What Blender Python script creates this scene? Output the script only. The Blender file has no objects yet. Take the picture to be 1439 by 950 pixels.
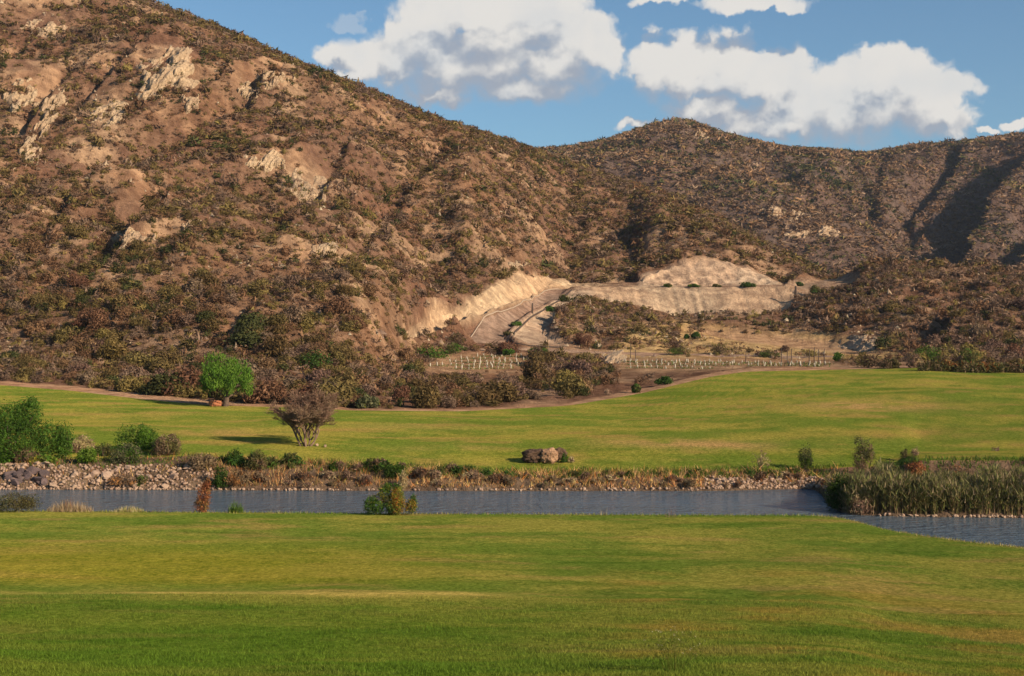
import bpy, bmesh, math, random
import numpy as np
from mathutils import Vector

# ------------------------------------------------------------------ camera, sky, sun, exposure
F = 1439 * 50.0 / 36.0            # focal length in photo pixels
CX, CY, CAMH = 719.5, 475.0, 9.0
SC = bpy.context.scene
COL = SC.collection
cam_d = bpy.data.cameras.new('camera'); cam_d.lens = 50; cam_d.sensor_width = 36
cam_d.clip_start = 0.5; cam_d.clip_end = 6000
cam = bpy.data.objects.new('camera', cam_d); COL.objects.link(cam)
cam.location = (0, 0, CAMH); cam.rotation_euler = (math.radians(90), 0, 0)
SC.camera = cam
SUN_EL, SUN_AZ = math.radians(23), math.radians(126)     # azimuth clockwise from +Y (view direction)
S = Vector((math.sin(SUN_AZ)*math.cos(SUN_EL), math.cos(SUN_AZ)*math.cos(SUN_EL), math.sin(SUN_EL)))
sun_d = bpy.data.lights.new('sun', 'SUN'); sun_d.energy = 4.6; sun_d.angle = math.radians(0.5)
sun_d.color = (1.0, 0.81, 0.60)
sun = bpy.data.objects.new('sun', sun_d); COL.objects.link(sun)
sun.rotation_euler = (-S).to_track_quat('-Z', 'Y').to_euler()
SC.view_settings.view_transform = 'Standard'
SC.view_settings.look = 'None'
SC.view_settings.gamma = 1.0
SC.view_settings.exposure = 0.69
SC.cycles.use_denoising = True
SC.cycles.max_bounces = 5; SC.cycles.diffuse_bounces = 3; SC.cycles.transparent_max_bounces = 8
SC.cycles.sample_clamp_indirect = 4.0

rng = np.random.default_rng(7)
random.seed(7)


def nodes_of(tree):
    N, L = tree.nodes, tree.links

    def n(t, **kw):
        o = N.new(t)
        for k, v in kw.items():
            if k == 'inp':
                for i, val in v.items():
                    if hasattr(val, 'is_output'):
                        L.new(val, o.inputs[i])
                    else:
                        o.inputs[i].default_value = val
            else:
                setattr(o, k, v)
        return o

    def m(op, a, b=0.0, c=0.0, clamp=False):
        o = n('ShaderNodeMath', operation=op, use_clamp=clamp, inp={0: a, 1: b, 2: c})
        return o.outputs[0]

    def vm(op, a, b=(0, 0, 0), s=1.0):
        o = n('ShaderNodeVectorMath', operation=op, inp={0: a, 1: b})
        if op == 'SCALE':
            if hasattr(s, 'is_output'): L.new(s, o.inputs['Scale'])
            else: o.inputs['Scale'].default_value = s
        return o.outputs['Value'] if op in ('LENGTH', 'DOT_PRODUCT', 'DISTANCE') else o.outputs['Vector']

    def mix(f, a, b, bt='MIX'):
        o = n('ShaderNodeMix', data_type='RGBA', blend_type=bt)
        for s_, v in ((o.inputs[0], f), (o.inputs[6], a), (o.inputs[7], b)):
            if hasattr(v, 'is_output'): L.new(v, s_)
            else: s_.default_value = v if not isinstance(v, tuple) or len(v) == 4 else (*v, 1)
        return o.outputs[2]

    def ss(v, a, b, lo=0.0, hi=1.0):
        o = n('ShaderNodeMapRange', interpolation_type='SMOOTHSTEP', inp={0: v, 1: a, 2: b, 3: lo, 4: hi})
        return o.outputs[0]

    def noise(vec, scale, detail=4, rough=0.55, out=0, dim='3D', lac=2.0):
        o = n('ShaderNodeTexNoise', noise_dimensions=dim, inp={'Scale': scale, 'Detail': detail, 'Roughness': rough, 'Lacunarity': lac})
        if vec is not None: L.new(vec, o.inputs['Vector'])
        return o.outputs[out]
    return n, m, vm, mix, ss, noise, L


# ---- sky: Nishita plus cumulus, all a function of the view direction from the ground
def px_dir(px, py):
    x, y, z = (px - CX) / F, 1.0, (CY - py) / F
    return math.atan2(x, y), math.atan2(z, math.hypot(x, y))


PUFFS = [  # photo position, half width, half height of every swelling of the clouds
    (600, 34, 62, 40), (565, 48, 40, 26), (690, 20, 85, 42), (760, 6, 70, 34), (640, 6, 70, 30),
    (815, 50, 54, 40), (842, 78, 40, 38), (780, 88, 78, 52), (700, 96, 90, 46), (630, 100, 80, 40), (560, 92, 60, 40),
    (505, 84, 50, 32), (478, 78, 34, 24), (610, 132, 55, 15), (730, 124, 90, 26),
    (1050, 2, 70, 17), (1102, 9, 24, 12), (925, -4, 34, 12),
    (922, 98, 44, 44), (965, 84, 44, 36), (1018, 84, 46, 38), (1068, 96, 40, 32), (1112, 98, 34, 30), (1000, 116, 96, 30), (1095, 122, 50, 24),
    (1247, 84, 36, 24), (1220, 106, 46, 34), (1288, 112, 46, 34), (1165, 128, 56, 38), (1105, 152, 80, 36), (1010, 160, 80, 26),
    (1190, 160, 110, 46), (1275, 154, 78, 42), (1332, 122, 40, 22), (1318, 166, 52, 32), (1080, 178, 120, 26), (985, 150, 50, 20),
    (1421, 177, 17, 9), (1385, 188, 16, 5), (892, 174, 24, 9),
    (487, 27, 22, 12), (700, 60, 120, 34), (610, 78, 70, 34), (790, 66, 40, 30), (670, 62, 105, 30), (748, 50, 60, 32), (600, 66, 60, 26), (1225, 136, 95, 32), (965, 112, 62, 26), (1130, 145, 80, 30),
]
world = bpy.data.worlds.new('World'); SC.world = world; world.use_nodes = True
world.cycles.sampling_method = 'MANUAL'; world.cycles.sample_map_resolution = 256
wt = world.node_tree; wt.nodes.clear()


def cloud_group():
    g = bpy.data.node_groups.new('cloud_density', 'ShaderNodeTree')
    g.interface.new_socket('P', in_out='INPUT', socket_type='NodeSocketVector')
    g.interface.new_socket('D', in_out='OUTPUT', socket_type='NodeSocketFloat')
    g.interface.new_socket('B', in_out='OUTPUT', socket_type='NodeSocketFloat')
    n, m, vm, mix, ss, noise, L = nodes_of(g)
    gi = n('NodeGroupInput'); go = n('NodeGroupOutput')
    p = gi.outputs[0]
    w1 = vm('SCALE', vm('SUBTRACT', noise(p, 38, 3, 0.5, 1, '2D'), (0.5, 0.5, 0.5)), s=0.022)
    w2 = vm('SCALE', vm('SUBTRACT', noise(p, 130, 4, 0.6, 1, '2D'), (0.5, 0.5, 0.5)), s=0.0085)
    q = vm('ADD', vm('ADD', p, w1), w2)
    acc = None
    for (px, py, rx, ry) in PUFFS:
        a, e = px_dir(px, py)
        d = vm('MULTIPLY', vm('SUBTRACT', q, (a, e, 0)), (F / rx / .92, F / ry / .92, 0))
        r = vm('LENGTH', d)
        acc = r if acc is None else m('SMOOTH_MIN', acc, r, 0.35)
    base = m('SUBTRACT', 1.0, acc)
    bil = n('ShaderNodeTexVoronoi', feature='SMOOTH_F1', voronoi_dimensions='2D', inp={'Scale': 75.0, 'Smoothness': 0.6})
    L.new(q, bil.inputs['Vector'])
    bil2 = n('ShaderNodeTexVoronoi', feature='SMOOTH_F1', voronoi_dimensions='2D', inp={'Scale': 190.0, 'Smoothness': 0.6})
    L.new(q, bil2.inputs['Vector'])
    d = m('ADD', base, m('MULTIPLY', m('SUBTRACT', 0.42, bil.outputs[0]), 0.30))
    d = m('ADD', d, m('MULTIPLY', m('SUBTRACT', 0.42, bil2.outputs[0]), 0.11))
    d = m('ADD', d, m('MULTIPLY', m('SUBTRACT', noise(p, 60, 6, 0.58, dim='2D'), 0.5), 0.36))
    L.new(d, go.inputs[0]); L.new(base, go.inputs[1])
    return g


def build_world():
    n, m, vm, mix, ss, noise, L = nodes_of(wt)
    sky = n('ShaderNodeTexSky', sky_type='NISHITA', sun_disc=False, sun_elevation=SUN_EL, sun_rotation=SUN_AZ,
            altitude=900, air_density=1.0, dust_density=1.3, ozone_density=2.5)
    tc = n('ShaderNodeTexCoord')
    xyz = n('ShaderNodeSeparateXYZ'); L.new(tc.outputs['Generated'], xyz.inputs[0])
    x, y, z = xyz.outputs
    az = m('ARCTAN2', x, y); el = m('ARCSINE', z)
    p = n('ShaderNodeCombineXYZ', inp={0: az, 1: el, 2: 0.0}).outputs[0]
    g = cloud_group()
    def dens(off):
        o = n('ShaderNodeGroup', node_tree=g)
        L.new(vm('ADD', p, off), o.inputs[0])
        return o.outputs[0], o.outputs[1]
    (d0, b0), (d1, b1) = dens((0, 0, 0)), dens((0.006, 0.027, 0))
    lit = m('ADD', m('MULTIPLY', m('SUBTRACT', b0, b1), 1.05), 0.40)
    lit = m('ADD', lit, m('MULTIPLY', m('SUBTRACT', m('SUBTRACT', d0, b0), m('SUBTRACT', d1, b1)), 0.60))
    lit = m('ADD', lit, m('MULTIPLY', m('SUBTRACT', noise(p, 30, 4, 0.55, dim='2D'), 0.5), 0.3))
    lit = m('MINIMUM', m('MAXIMUM', lit, 0.0), 1.0)
    alpha = ss(m('DIVIDE', m('ADD', d0, 0.27), ss(lit, 0.2, 0.75, 0.95, 0.46)), 0.0, 1.0)
    thin = ss(noise(p, 22, 3, 0.5, dim='2D'), 0.25, 0.6, 0.86, 0.98)
    alpha = m('MULTIPLY', alpha, thin)
    wa, we = px_dir(487, 27)      # the wisp above the hill is thin
    alpha = m('MULTIPLY', alpha, ss(vm('LENGTH', vm('SUBTRACT', p, (wa, we, 0))), 0.012, 0.02, 0.28, 1.0))
    ccol = mix(ss(lit, 0.1, 1.0), (3.6, 3.95, 4.6), (7.9, 7.6, 7.15))
    skyc = mix(1.0, sky.outputs[0], (0.90, 1.10, 1.14), 'MULTIPLY')
    c = mix(alpha, skyc, ccol)
    bg = n('ShaderNodeBackground', inp={'Strength': 0.063}); L.new(c, bg.inputs[0])
    bg2 = n('ShaderNodeBackground', inp={'Strength': 0.063}); L.new(skyc, bg2.inputs[0])
    # the clouds stand low in the north only: elsewhere the sky is clear
    reg = m('MULTIPLY', m('GREATER_THAN', y, 0.85), m('MULTIPLY', m('GREATER_THAN', z, 0.11), m('LESS_THAN', z, 0.32)))
    mx = n('ShaderNodeMixShader', inp={0: reg}); L.new(bg2.outputs[0], mx.inputs[1]); L.new(bg.outputs[0], mx.inputs[2])
    out = n('ShaderNodeOutputWorld'); L.new(mx.outputs[0], out.inputs[0])


build_world()


# ------------------------------------------------------------------ numpy helpers
def _hash(ix, iy, seed):
    h = (ix.astype(np.int64) * 374761393 + iy.astype(np.int64) * 668265263 + seed * 1442695041) & 0xffffffff
    h = ((h ^ (h >> 13)) * 1274126177) & 0xffffffff
    return (h ^ (h >> 16)) & 0xffffffff


def gnoise(x, y, seed=0):
    x = np.asarray(x, float); y = np.asarray(y, float)
    ix, iy = np.floor(x), np.floor(y); fx, fy = x - ix, y - iy
    def gr(dx, dy):
        a = _hash(ix + dx, iy + dy, seed) / 4294967296.0 * 2 * np.pi
        return np.cos(a) * (fx - dx) + np.sin(a) * (fy - dy)
    u = fx * fx * fx * (fx * (fx * 6 - 15) + 10); v = fy * fy * fy * (fy * (fy * 6 - 15) + 10)
    a = gr(0, 0) * (1 - u) + gr(1, 0) * u; b = gr(0, 1) * (1 - u) + gr(1, 1) * u
    return (a * (1 - v) + b * v) * 1.5


def fbm(x, y, octv=4, seed=0, gain=0.5):
    s = 0.0; a = 1.0
    for o in range(octv):
        s = s + a * gnoise(x, y, seed + o * 17); x = x * 2.03; y = y * 2.03; a *= gain
    return s


def ridged(x, y, octv=4, seed=0, gain=0.5):
    s = 0.0; a = 1.0
    for o in range(octv):
        s = s + a * (1 - 2 * np.abs(gnoise(x, y, seed + o * 31))); x = x * 2.07; y = y * 2.07; a *= gain
    return s


def sst(v, a, b):
    t = np.clip((v - a) / (b - a), 0, 1); return t * t * (3 - 2 * t)


def inpoly(x, y, poly):
    x = np.asarray(x); y = np.asarray(y); r = np.zeros(x.shape, bool)
    k = len(poly)
    for i in range(k):
        (x0, y0), (x1, y1) = poly[i], poly[(i + 1) % k]
        c = ((y0 > y) != (y1 > y)) & (x < (x1 - x0) * (y - y0) / (y1 - y0 + 1e-9) + x0)
        r ^= c
    return r


def mesh_np(name, V, faces, mat=None, smooth=False, fcol=None, vcol=None):
    """faces: (N,k) array of one polygon size, or a list of such arrays"""
    if not isinstance(faces, list): faces = [faces]
    me = bpy.data.meshes.new(name)
    V = np.ascontiguousarray(V, np.float32)
    me.vertices.add(len(V)); me.vertices.foreach_set('co', V.ravel())
    li = np.concatenate([f.ravel() for f in faces]).astype(np.int32)
    sizes = np.concatenate([np.full(len(f), f.shape[1], np.int32) for f in faces])
    starts = np.concatenate([[0], np.cumsum(sizes)[:-1]]).astype(np.int32)
    me.loops.add(len(li)); me.loops.foreach_set('vertex_index', li)
    me.polygons.add(len(sizes)); me.polygons.foreach_set('loop_start', starts)
    if smooth: me.polygons.foreach_set('use_smooth', np.ones(len(sizes), bool))
    if fcol is not None:
        at = me.attributes.new('col', 'FLOAT_COLOR', 'FACE')
        at.data.foreach_set('color', np.concatenate([fcol, np.ones((len(fcol), 1))], 1).astype(np.float32).ravel())
    if vcol is not None:
        at = me.attributes.new('col', 'FLOAT_COLOR', 'POINT')
        at.data.foreach_set('color', np.concatenate([vcol, np.ones((len(vcol), 1))], 1).astype(np.float32).ravel())
    me.update(calc_edges=True)
    if mat: me.materials.append(mat)
    return me


def link(name, me, parent=None, loc=(0, 0, 0), rz=0.0, sc=(1, 1, 1)):
    o = bpy.data.objects.new(name, me); COL.objects.link(o)
    o.location = loc; o.rotation_euler = (0, 0, rz); o.scale = sc
    if parent: o.parent = parent
    return o


def tag(o, label=None, cat=None, group=None, kind=None):
    for k, v in (('label', label), ('category', cat), ('group', group), ('kind', kind)):
        if v: o[k] = v
    return o


def copy_tree(root):
    r = root.copy(); COL.objects.link(r)
    for ch in root.children:
        c = ch.copy(); COL.objects.link(c); c.parent = r
    return r


# ------------------------------------------------------------------ materials
def new_mat(name):
    mt = bpy.data.materials.new(name); mt.use_nodes = True; mt.node_tree.nodes.clear()
    return mt, nodes_of(mt.node_tree)


def leaf_mat(name, trans=0.35, vary=0.3):
    mt, (n, m, vm, mix, ss, noise, L) = new_mat(name)
    a = n('ShaderNodeAttribute', attribute_name='col')
    oi = n('ShaderNodeObjectInfo')
    hsv = n('ShaderNodeHueSaturation', inp={'Hue': m('ADD', 0.485, m('MULTIPLY', oi.outputs['Random'], 0.03)),
            'Value': m('ADD', 1 - vary / 2, m('MULTIPLY', oi.outputs['Random'], vary))})
    L.new(a.outputs['Color'], hsv.inputs['Color'])
    d = n('ShaderNodeBsdfDiffuse'); t = n('ShaderNodeBsdfTranslucent')
    L.new(hsv.outputs[0], d.inputs[0]); L.new(hsv.outputs[0], t.inputs[0])
    mx = n('ShaderNodeMixShader', inp={0: trans}); L.new(d.outputs[0], mx.inputs[1]); L.new(t.outputs[0], mx.inputs[2])
    o = n('ShaderNodeOutputMaterial'); L.new(mx.outputs[0], o.inputs[0])
    return mt


def rock_mat(name, ca, cb, cc, scale=1.0, bump=0.6, coord='Object', attr=False):
    mt, (n, m, vm, mix, ss, noise, L) = new_mat(name)
    tc = n('ShaderNodeTexCoord'); v = tc.outputs[coord]
    oi = n('ShaderNodeObjectInfo')
    v2 = vm('ADD', v, vm('SCALE', (1, 1, 1), s=m('MULTIPLY', oi.outputs['Random'], 30.0)))
    nz = noise(v2, 0.8 * scale, 6, 0.6); nf = noise(v2, 5 * scale, 6, 0.7)
    c = mix(ss(nz, 0.35, 0.65), ca, cb)
    c = mix(ss(nf, 0.55, 0.75), c, cc)
    c = mix(m('MULTIPLY', oi.outputs['Random'], 0.45), c, mix(0.5, ca, cc))
    vo = n('ShaderNodeTexVoronoi', feature='DISTANCE_TO_EDGE', inp={'Scale': 1.6 * scale})
    L.new(vm('ADD', v2, vm('SCALE', noise(v2, 1.5 * scale, 3, 0.5, 1), s=0.6)), vo.inputs['Vector'])
    crack = ss(vo.outputs[0], 0.0, 0.05)
    b = n('ShaderNodeBump', inp={'Strength': bump, 'Distance': 0.3 / scale})
    L.new(m('ADD', m('ADD', nf, nz), m('MULTIPLY', crack, 0.5)), b.inputs['Height'])
    d = n('ShaderNodeBsdfPrincipled', inp={'Roughness': 0.9, 'Specular IOR Level': 0.2})
    L.new(c, d.inputs['Base Color']); L.new(b.outputs[0], d.inputs['Normal'])
    o = n('ShaderNodeOutputMaterial'); L.new(d.outputs[0], o.inputs[0])
    return mt


def turf_mat(name, fine=1.0):
    mt, (n, m, vm, mix, ss, noise, L) = new_mat(name)
    a = n('ShaderNodeAttribute', attribute_name='col')
    geo = n('ShaderNodeNewGeometry'); P = geo.outputs['Position']
    n1 = noise(P, 9.0 * fine, 5, 0.75); n2 = noise(P, 1.6 * fine, 4, 0.6); n3 = noise(P, 42.0 * fine, 3, 0.7)
    c = mix(ss(n1, 0.32, 0.7), mix(1.0, a.outputs['Color'], (0.52, 0.6, 0.5, 1), 'MULTIPLY'), mix(1.0, a.outputs['Color'], (1.45, 1.34, 1.4, 1), 'MULTIPLY'))
    c = mix(ss(n3, 0.35, 0.7, 0.0, 0.6), c, mix(1.0, c, (0.62, 0.66, 0.5, 1), 'MULTIPLY'))
    n4 = noise(P, 3.3, 4, 0.7)
    c = mix(ss(n4, 0.3, 0.7), mix(1.0, c, (0.66, 0.72, 0.62, 1), 'MULTIPLY'), mix(1.0, c, (1.27, 1.22, 1.27, 1), 'MULTIPLY'))
    c = mix(m('MULTIPLY', ss(n2, 0.5, 0.75), 0.2), c, (0.2, 0.16, 0.04, 1))
    b = n('ShaderNodeBump', inp={'Strength': 0.9, 'Distance': 0.06}); L.new(m('ADD', n1, m('MULTIPLY', n3, 0.6)), b.inputs['Height'])
    d = n('ShaderNodeBsdfDiffuse', inp={'Roughness': 0.6}); L.new(c, d.inputs[0]); L.new(b.outputs[0], d.inputs['Normal'])
    o = n('ShaderNodeOutputMaterial'); L.new(d.outputs[0], o.inputs[0])
    return mt


def soil_mat(name, scale=1.0):
    """vertex colour 'col' carries the soil colour of the place; noise adds stones and grain"""
    mt, (n, m, vm, mix, ss, noise, L) = new_mat(name)
    a = n('ShaderNodeAttribute', attribute_name='col')
    geo = n('ShaderNodeNewGeometry'); P = geo.outputs['Position']
    n1 = noise(P, 0.35 * scale, 6, 0.65); n2 = noise(P, 2.2 * scale, 5, 0.7); n0 = noise(P, 0.05 * scale, 4, 0.5)
    c = mix(ss(n1, 0.35, 0.68), mix(1.0, a.outputs['Color'], (0.66, 0.62, 0.62, 1), 'MULTIPLY'), mix(1.0, a.outputs['Color'], (1.22, 1.2, 1.18, 1), 'MULTIPLY'))
    c = mix(ss(n0, 0.42, 0.6, 0.0, 0.35), c, mix(1.0, c, (1.05, 0.86, 0.76, 1), 'MULTIPLY'))
    c = mix(ss(n2, 0.6, 0.72, 0.0, 0.5), c, mix(1.0, c, (1.45, 1.4, 1.35, 1), 'MULTIPLY'))
    c = mix(ss(n2, 0.28, 0.42, 0.6, 0.0), c, mix(1.0, c, (0.5, 0.48, 0.46, 1), 'MULTIPLY'))
    vo = n('ShaderNodeTexVoronoi', inp={'Scale': 1.1 * scale}); L.new(P, vo.inputs['Vector'])
    c = mix(ss(vo.outputs['Distance'], 0.12, 0.3, 0.45, 0.0), c, mix(1.0, c, (1.5, 1.45, 1.4, 1), 'MULTIPLY'))
    b = n('ShaderNodeBump', inp={'Strength': 1.0, 'Distance': 0.9 / scale})
    L.new(m('ADD', n1, m('MULTIPLY', n2, 0.5)), b.inputs['Height'])
    d = n('ShaderNodeBsdfDiffuse', inp={'Roughness': 0.8}); L.new(c, d.inputs[0]); L.new(b.outputs[0], d.inputs['Normal'])
    o = n('ShaderNodeOutputMaterial'); L.new(d.outputs[0], o.inputs[0])
    return mt


def water_mat():
    mt, (n, m, vm, mix, ss, noise, L) = new_mat('pond_water')
    geo = n('ShaderNodeNewGeometry'); P = geo.outputs['Position']
    v = vm('MULTIPLY', P, (1.0, 1.6, 1.0))
    h = m('ADD', noise(v, 1.1, 3, 0.6), m('MULTIPLY', noise(v, 4.2, 3, 0.6), 0.35))
    calm = ss(noise(vm('MULTIPLY', P, (0.05, 0.35, 1)), 1.0, 3, 0.5), 0.35, 0.65, 0.45, 1.0)
    b = n('ShaderNodeBump', inp={'Distance': 0.5}); L.new(calm, b.inputs['Strength']); L.new(h, b.inputs['Height'])
    d = n('ShaderNodeBsdfPrincipled', inp={'Base Color': (0.085, 0.115, 0.14, 1), 'Roughness': 0.18, 'IOR': 1.33})
    L.new(b.outputs[0], d.inputs['Normal'])
    o = n('ShaderNodeOutputMaterial'); L.new(d.outputs[0], o.inputs[0])
    return mt


def plain_mat(name, col, col2=None, scale=3.0, rough=0.85, bump=0.3):
    mt, (n, m, vm, mix, ss, noise, L) = new_mat(name)
    tc = n('ShaderNodeTexCoord'); oi = n('ShaderNodeObjectInfo')
    nz = noise(tc.outputs['Object'], scale, 5, 0.65)
    c = mix(ss(nz, 0.3, 0.7), col, col2 or tuple(x * 0.6 for x in col))
    c = mix(m('MULTIPLY', oi.outputs['Random'], 0.3), c, tuple(x * 0.55 for x in col))
    b = n('ShaderNodeBump', inp={'Strength': bump, 'Distance': 0.05}); L.new(nz, b.inputs['Height'])
    d = n('ShaderNodeBsdfPrincipled', inp={'Roughness': rough, 'Specular IOR Level': 0.25})
    L.new(c, d.inputs['Base Color']); L.new(b.outputs[0], d.inputs['Normal'])
    o = n('ShaderNodeOutputMaterial'); L.new(d.outputs[0], o.inputs[0])
    return mt


M_LEAF = leaf_mat('foliage')
M_DRY = leaf_mat('dry_stems', 0.25)
M_SCRUB = leaf_mat('scrub_foliage', 0.22)
M_FARSCRUB = leaf_mat('distant_scrub_foliage', 0.0)
M_TURF = turf_mat('mown_turf')
M_SOIL = soil_mat('hill_soil')
M_FAR = soil_mat('distant_soil', 0.35)
M_WATER = water_mat()
M_ROAD = soil_mat('packed_dirt_road', 1.6)
M_STONE = rock_mat('rubble_stone', (0.40, 0.275, 0.19), (0.24, 0.155, 0.115), (0.52, 0.40, 0.28), 2.5, 0.4)
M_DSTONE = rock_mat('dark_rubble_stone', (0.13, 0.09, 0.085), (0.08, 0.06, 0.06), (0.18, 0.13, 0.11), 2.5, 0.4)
M_TANB = rock_mat('tan_boulder', (0.41, 0.245, 0.14), (0.30, 0.165, 0.095), (0.48, 0.32, 0.19), 1.3, 0.8)
M_DARKB = rock_mat('dark_boulder', (0.12, 0.070, 0.045), (0.06, 0.038, 0.032), (0.24, 0.155, 0.085), 1.6, 0.9)
M_CRAG = rock_mat('pale_crag', (0.50, 0.36, 0.225), (0.34, 0.225, 0.145), (0.58, 0.45, 0.30), 0.45, 0.8)
M_PLAINROCK = leaf_mat('loose_stone', 0.0, 0.0)
M_BARK = plain_mat('bark', (0.15, 0.10, 0.07), (0.07, 0.045, 0.03), 6)
M_PALEBARK = plain_mat('pale_bark', (0.24, 0.16, 0.11), (0.12, 0.075, 0.05), 6)
M_GUARD = plain_mat('white_plastic', (0.52, 0.46, 0.36), (0.40, 0.35, 0.27), 3, 0.6, 0.1)
M_POST = plain_mat('weathered_post', (0.10, 0.07, 0.05), (0.05, 0.035, 0.03), 8)
M_CLAY = rock_mat('red_rock', (0.44, 0.17, 0.08), (0.36, 0.13, 0.06), (0.50, 0.24, 0.12), 1.5, 0.4)
M_KERB = plain_mat('pale_kerb', (0.42, 0.32, 0.235), (0.33, 0.245, 0.175), 2)

# ------------------------------------------------------------------ terrain: break lines (photo x, photo y, metres away)
PXC = np.concatenate([np.arange(-480, -60, 9.0), np.arange(-60, 1500, 2.4), np.arange(1500, 1930, 9.0)])
NC = len(PXC)


def line(pts, smooth=9):
    p = np.array(pts, float)
    y = np.interp(PXC, p[:, 0], p[:, 1]); d = np.interp(PXC, p[:, 0], p[:, 2])
    if smooth:
        xs = np.arange(-700, 2150, 3.0)
        k = np.exp(-0.5 * (np.arange(-20, 21) * 3.0 / smooth) ** 2); k /= k.sum()
        f = lambda i: np.interp(PXC, xs, np.convolve(np.interp(xs, p[:, 0], p[:, i]), k, 'same'))
        y, d = f(1), f(2)
    return y, d


def zy(d, z):          # photo y of a point d metres away at height z
    return CY + (CAMH - z) / d * F


def dz(y, z):
    return (CAMH - z) * F / (y - CY)


LN = {}
shore = [(-500, 688), (0, 688), (600, 690), (1000, 690), (1140, 687), (1153, 692), (1164, 712), (1190, 723), (1260, 726), (1439, 728), (1900, 734)]
LN['w0'] = line([(x, zy(dz(y, 0) - 3.0, -0.9), dz(y, 0) - 3.0) for x, y in shore], 4)
LN['w1'] = line([(x, y, dz(y, 0)) for x, y in shore], 4)
LN['b0'] = line([(x, zy(dz(y, 0) + .45, .30), dz(y, 0) + .45) for x, y in shore], 4)
LN['b1'] = line([(-500, 655, 87.2), (0, 653, 87.2), (150, 652, 87.2), (260, 650, 87.2), (330, 652, 87.2), (450, 656, 87.4), (560, 664, 86.8), (700, 669, 86.8), (1000, 669, 86.8),
                 (1150, 666, 87), (1200, 678, 83), (1270, 686, 82), (1300, 684, 82.3), (1439, 684, 82.3), (1900, 684, 82.3)], 5)
LN['b2'] = line([(-500, 648, 88.6), (0, 646, 88.6), (150, 645, 88.6), (260, 641, 89), (330, 643, 89), (450, 650, 88.6), (560, 656, 88.3), (700, 663, 88.3), (1000, 663, 88.3),
                 (1150, 659, 88.6), (1200, 656, 89), (1265, 655, 89), (1290, 647, 85), (1439, 647, 85), (1900, 645, 85)], 4)
LN['f1'] = line([(-500, 612, 98), (0, 612, 98), (430, 617, 98), (700, 622, 98), (1000, 620, 98), (1200, 618, 98), (1300, 628, 96), (1439, 630, 96), (1900, 630, 96)], 20)
LN['f2'] = line([(-500, 583, 116), (0, 583, 116), (430, 590, 112), (700, 594, 111), (900, 588, 114), (1000, 582, 118), (1200, 572, 124), (1439, 574, 124), (1900, 574, 124)], 25)
edge = [(-500, 531, 156), (0, 541, 148), (100, 549, 140), (200, 561, 132), (300, 570, 127), (400, 572, 124), (500, 577, 122), (650, 578, 122), (800, 570, 129), (900, 553, 142),
        (950, 541, 150), (1000, 529, 160), (1050, 522, 168), (1150, 520, 172), (1250, 518, 175), (1300, 516, 176), (1350, 519, 175), (1439, 523, 172), (1900, 530, 170)]
LN['e0'] = line(edge, 8)
epx = [-500, 0, 100, 200, 300, 340, 400, 500, 650, 800, 850, 900, 1000, 1100, 1290, 1439, 1900]
edy = [5, 5, 7, 8, 6, 4, 3, 2, 2, 3, 4, 5, 5, 4, 3, 3, 3]
LN['e1'] = line([(x, y - np.interp(x, epx, edy), d + np.interp(x, epx, [7, 7, 8, 8, 6, 4, 3, 2, 2, 3, 4, 5, 6, 6, 6, 6, 6])) for x, y, d in edge], 8)
LN['l3'] = line([(-500, 512, 172), (0, 524, 166), (100, 534, 156), (200, 544, 150), (300, 555, 143), (400, 560, 140), (500, 560, 142), (570, 540, 165), (640, 523, 200), (750, 520, 215), (850, 522, 206), (900, 521, 204),
                 (1000, 518, 206), (1100, 517, 210), (1200, 514, 212), (1300, 508, 214), (1439, 514, 214), (1900, 514, 214)])
LN['l4'] = line([(-500, 490, 190), (0, 500, 185), (100, 508, 178), (200, 520, 168), (300, 532, 160), (400, 535, 158), (500, 532, 164), (570, 512, 200), (640, 496, 240), (750, 495, 247), (850, 500, 248), (900, 503, 245), (1000, 503, 245),
                 (1100, 505, 245), (1200, 503, 242), (1300, 494, 240), (1439, 500, 240), (1900, 495, 240)])
LN['la'] = line([(-500, 400, 250), (0, 440, 232), (100, 450, 222), (200, 470, 205), (300, 490, 192), (400, 495, 190), (500, 492, 196), (570, 492, 225), (620, 488, 246), (660, 489, 250), (700, 488, 255), (740, 480, 264), (780, 466, 285), (830, 452, 300), (850, 443, 308), (900, 434, 314),
                 (950, 446, 316), (1000, 442, 317), (1050, 441, 317), (1100, 452, 314), (1130, 462, 305), (1160, 478, 290), (1200, 482, 280), (1300, 465, 268), (1439, 465, 268), (1900, 440, 280)], 6)
LN['lb'] = line([(-500, 300, 340), (0, 350, 300), (100, 370, 280), (200, 390, 262), (300, 420, 245), (400, 432, 236), (500, 438, 236), (570, 455, 245), (620, 470, 252), (650, 484, 253), (690, 485, 259), (712, 474, 267), (745, 447, 292), (775, 430, 311), (803, 406, 332), (815, 403.6, 333), (900, 403, 333), (1000, 403.2, 333),
                 (1105, 403.2, 333), (1125, 410, 330), (1160, 425, 318), (1200, 420, 314), (1300, 412, 310), (1439, 412, 310), (1900, 380, 330)], 5)
LN['lc'] = line([(-500, 250, 400), (0, 300, 350), (100, 320, 325), (200, 345, 300), (300, 378, 280), (400, 395, 265), (500, 410, 262), (570, 435, 262), (620, 452, 262), (650, 462, 264), (700, 440, 281), (745, 424, 306), (768, 408, 330), (800, 403.6, 344), (840, 402.6, 346), (900, 402.3, 346), (1000, 402.3, 346), (1100, 402.3, 346),
                 (1130, 404, 343), (1160, 402, 338), (1200, 398, 334), (1300, 394, 334), (1439, 398, 334), (1900, 350, 370)], 5)
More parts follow.
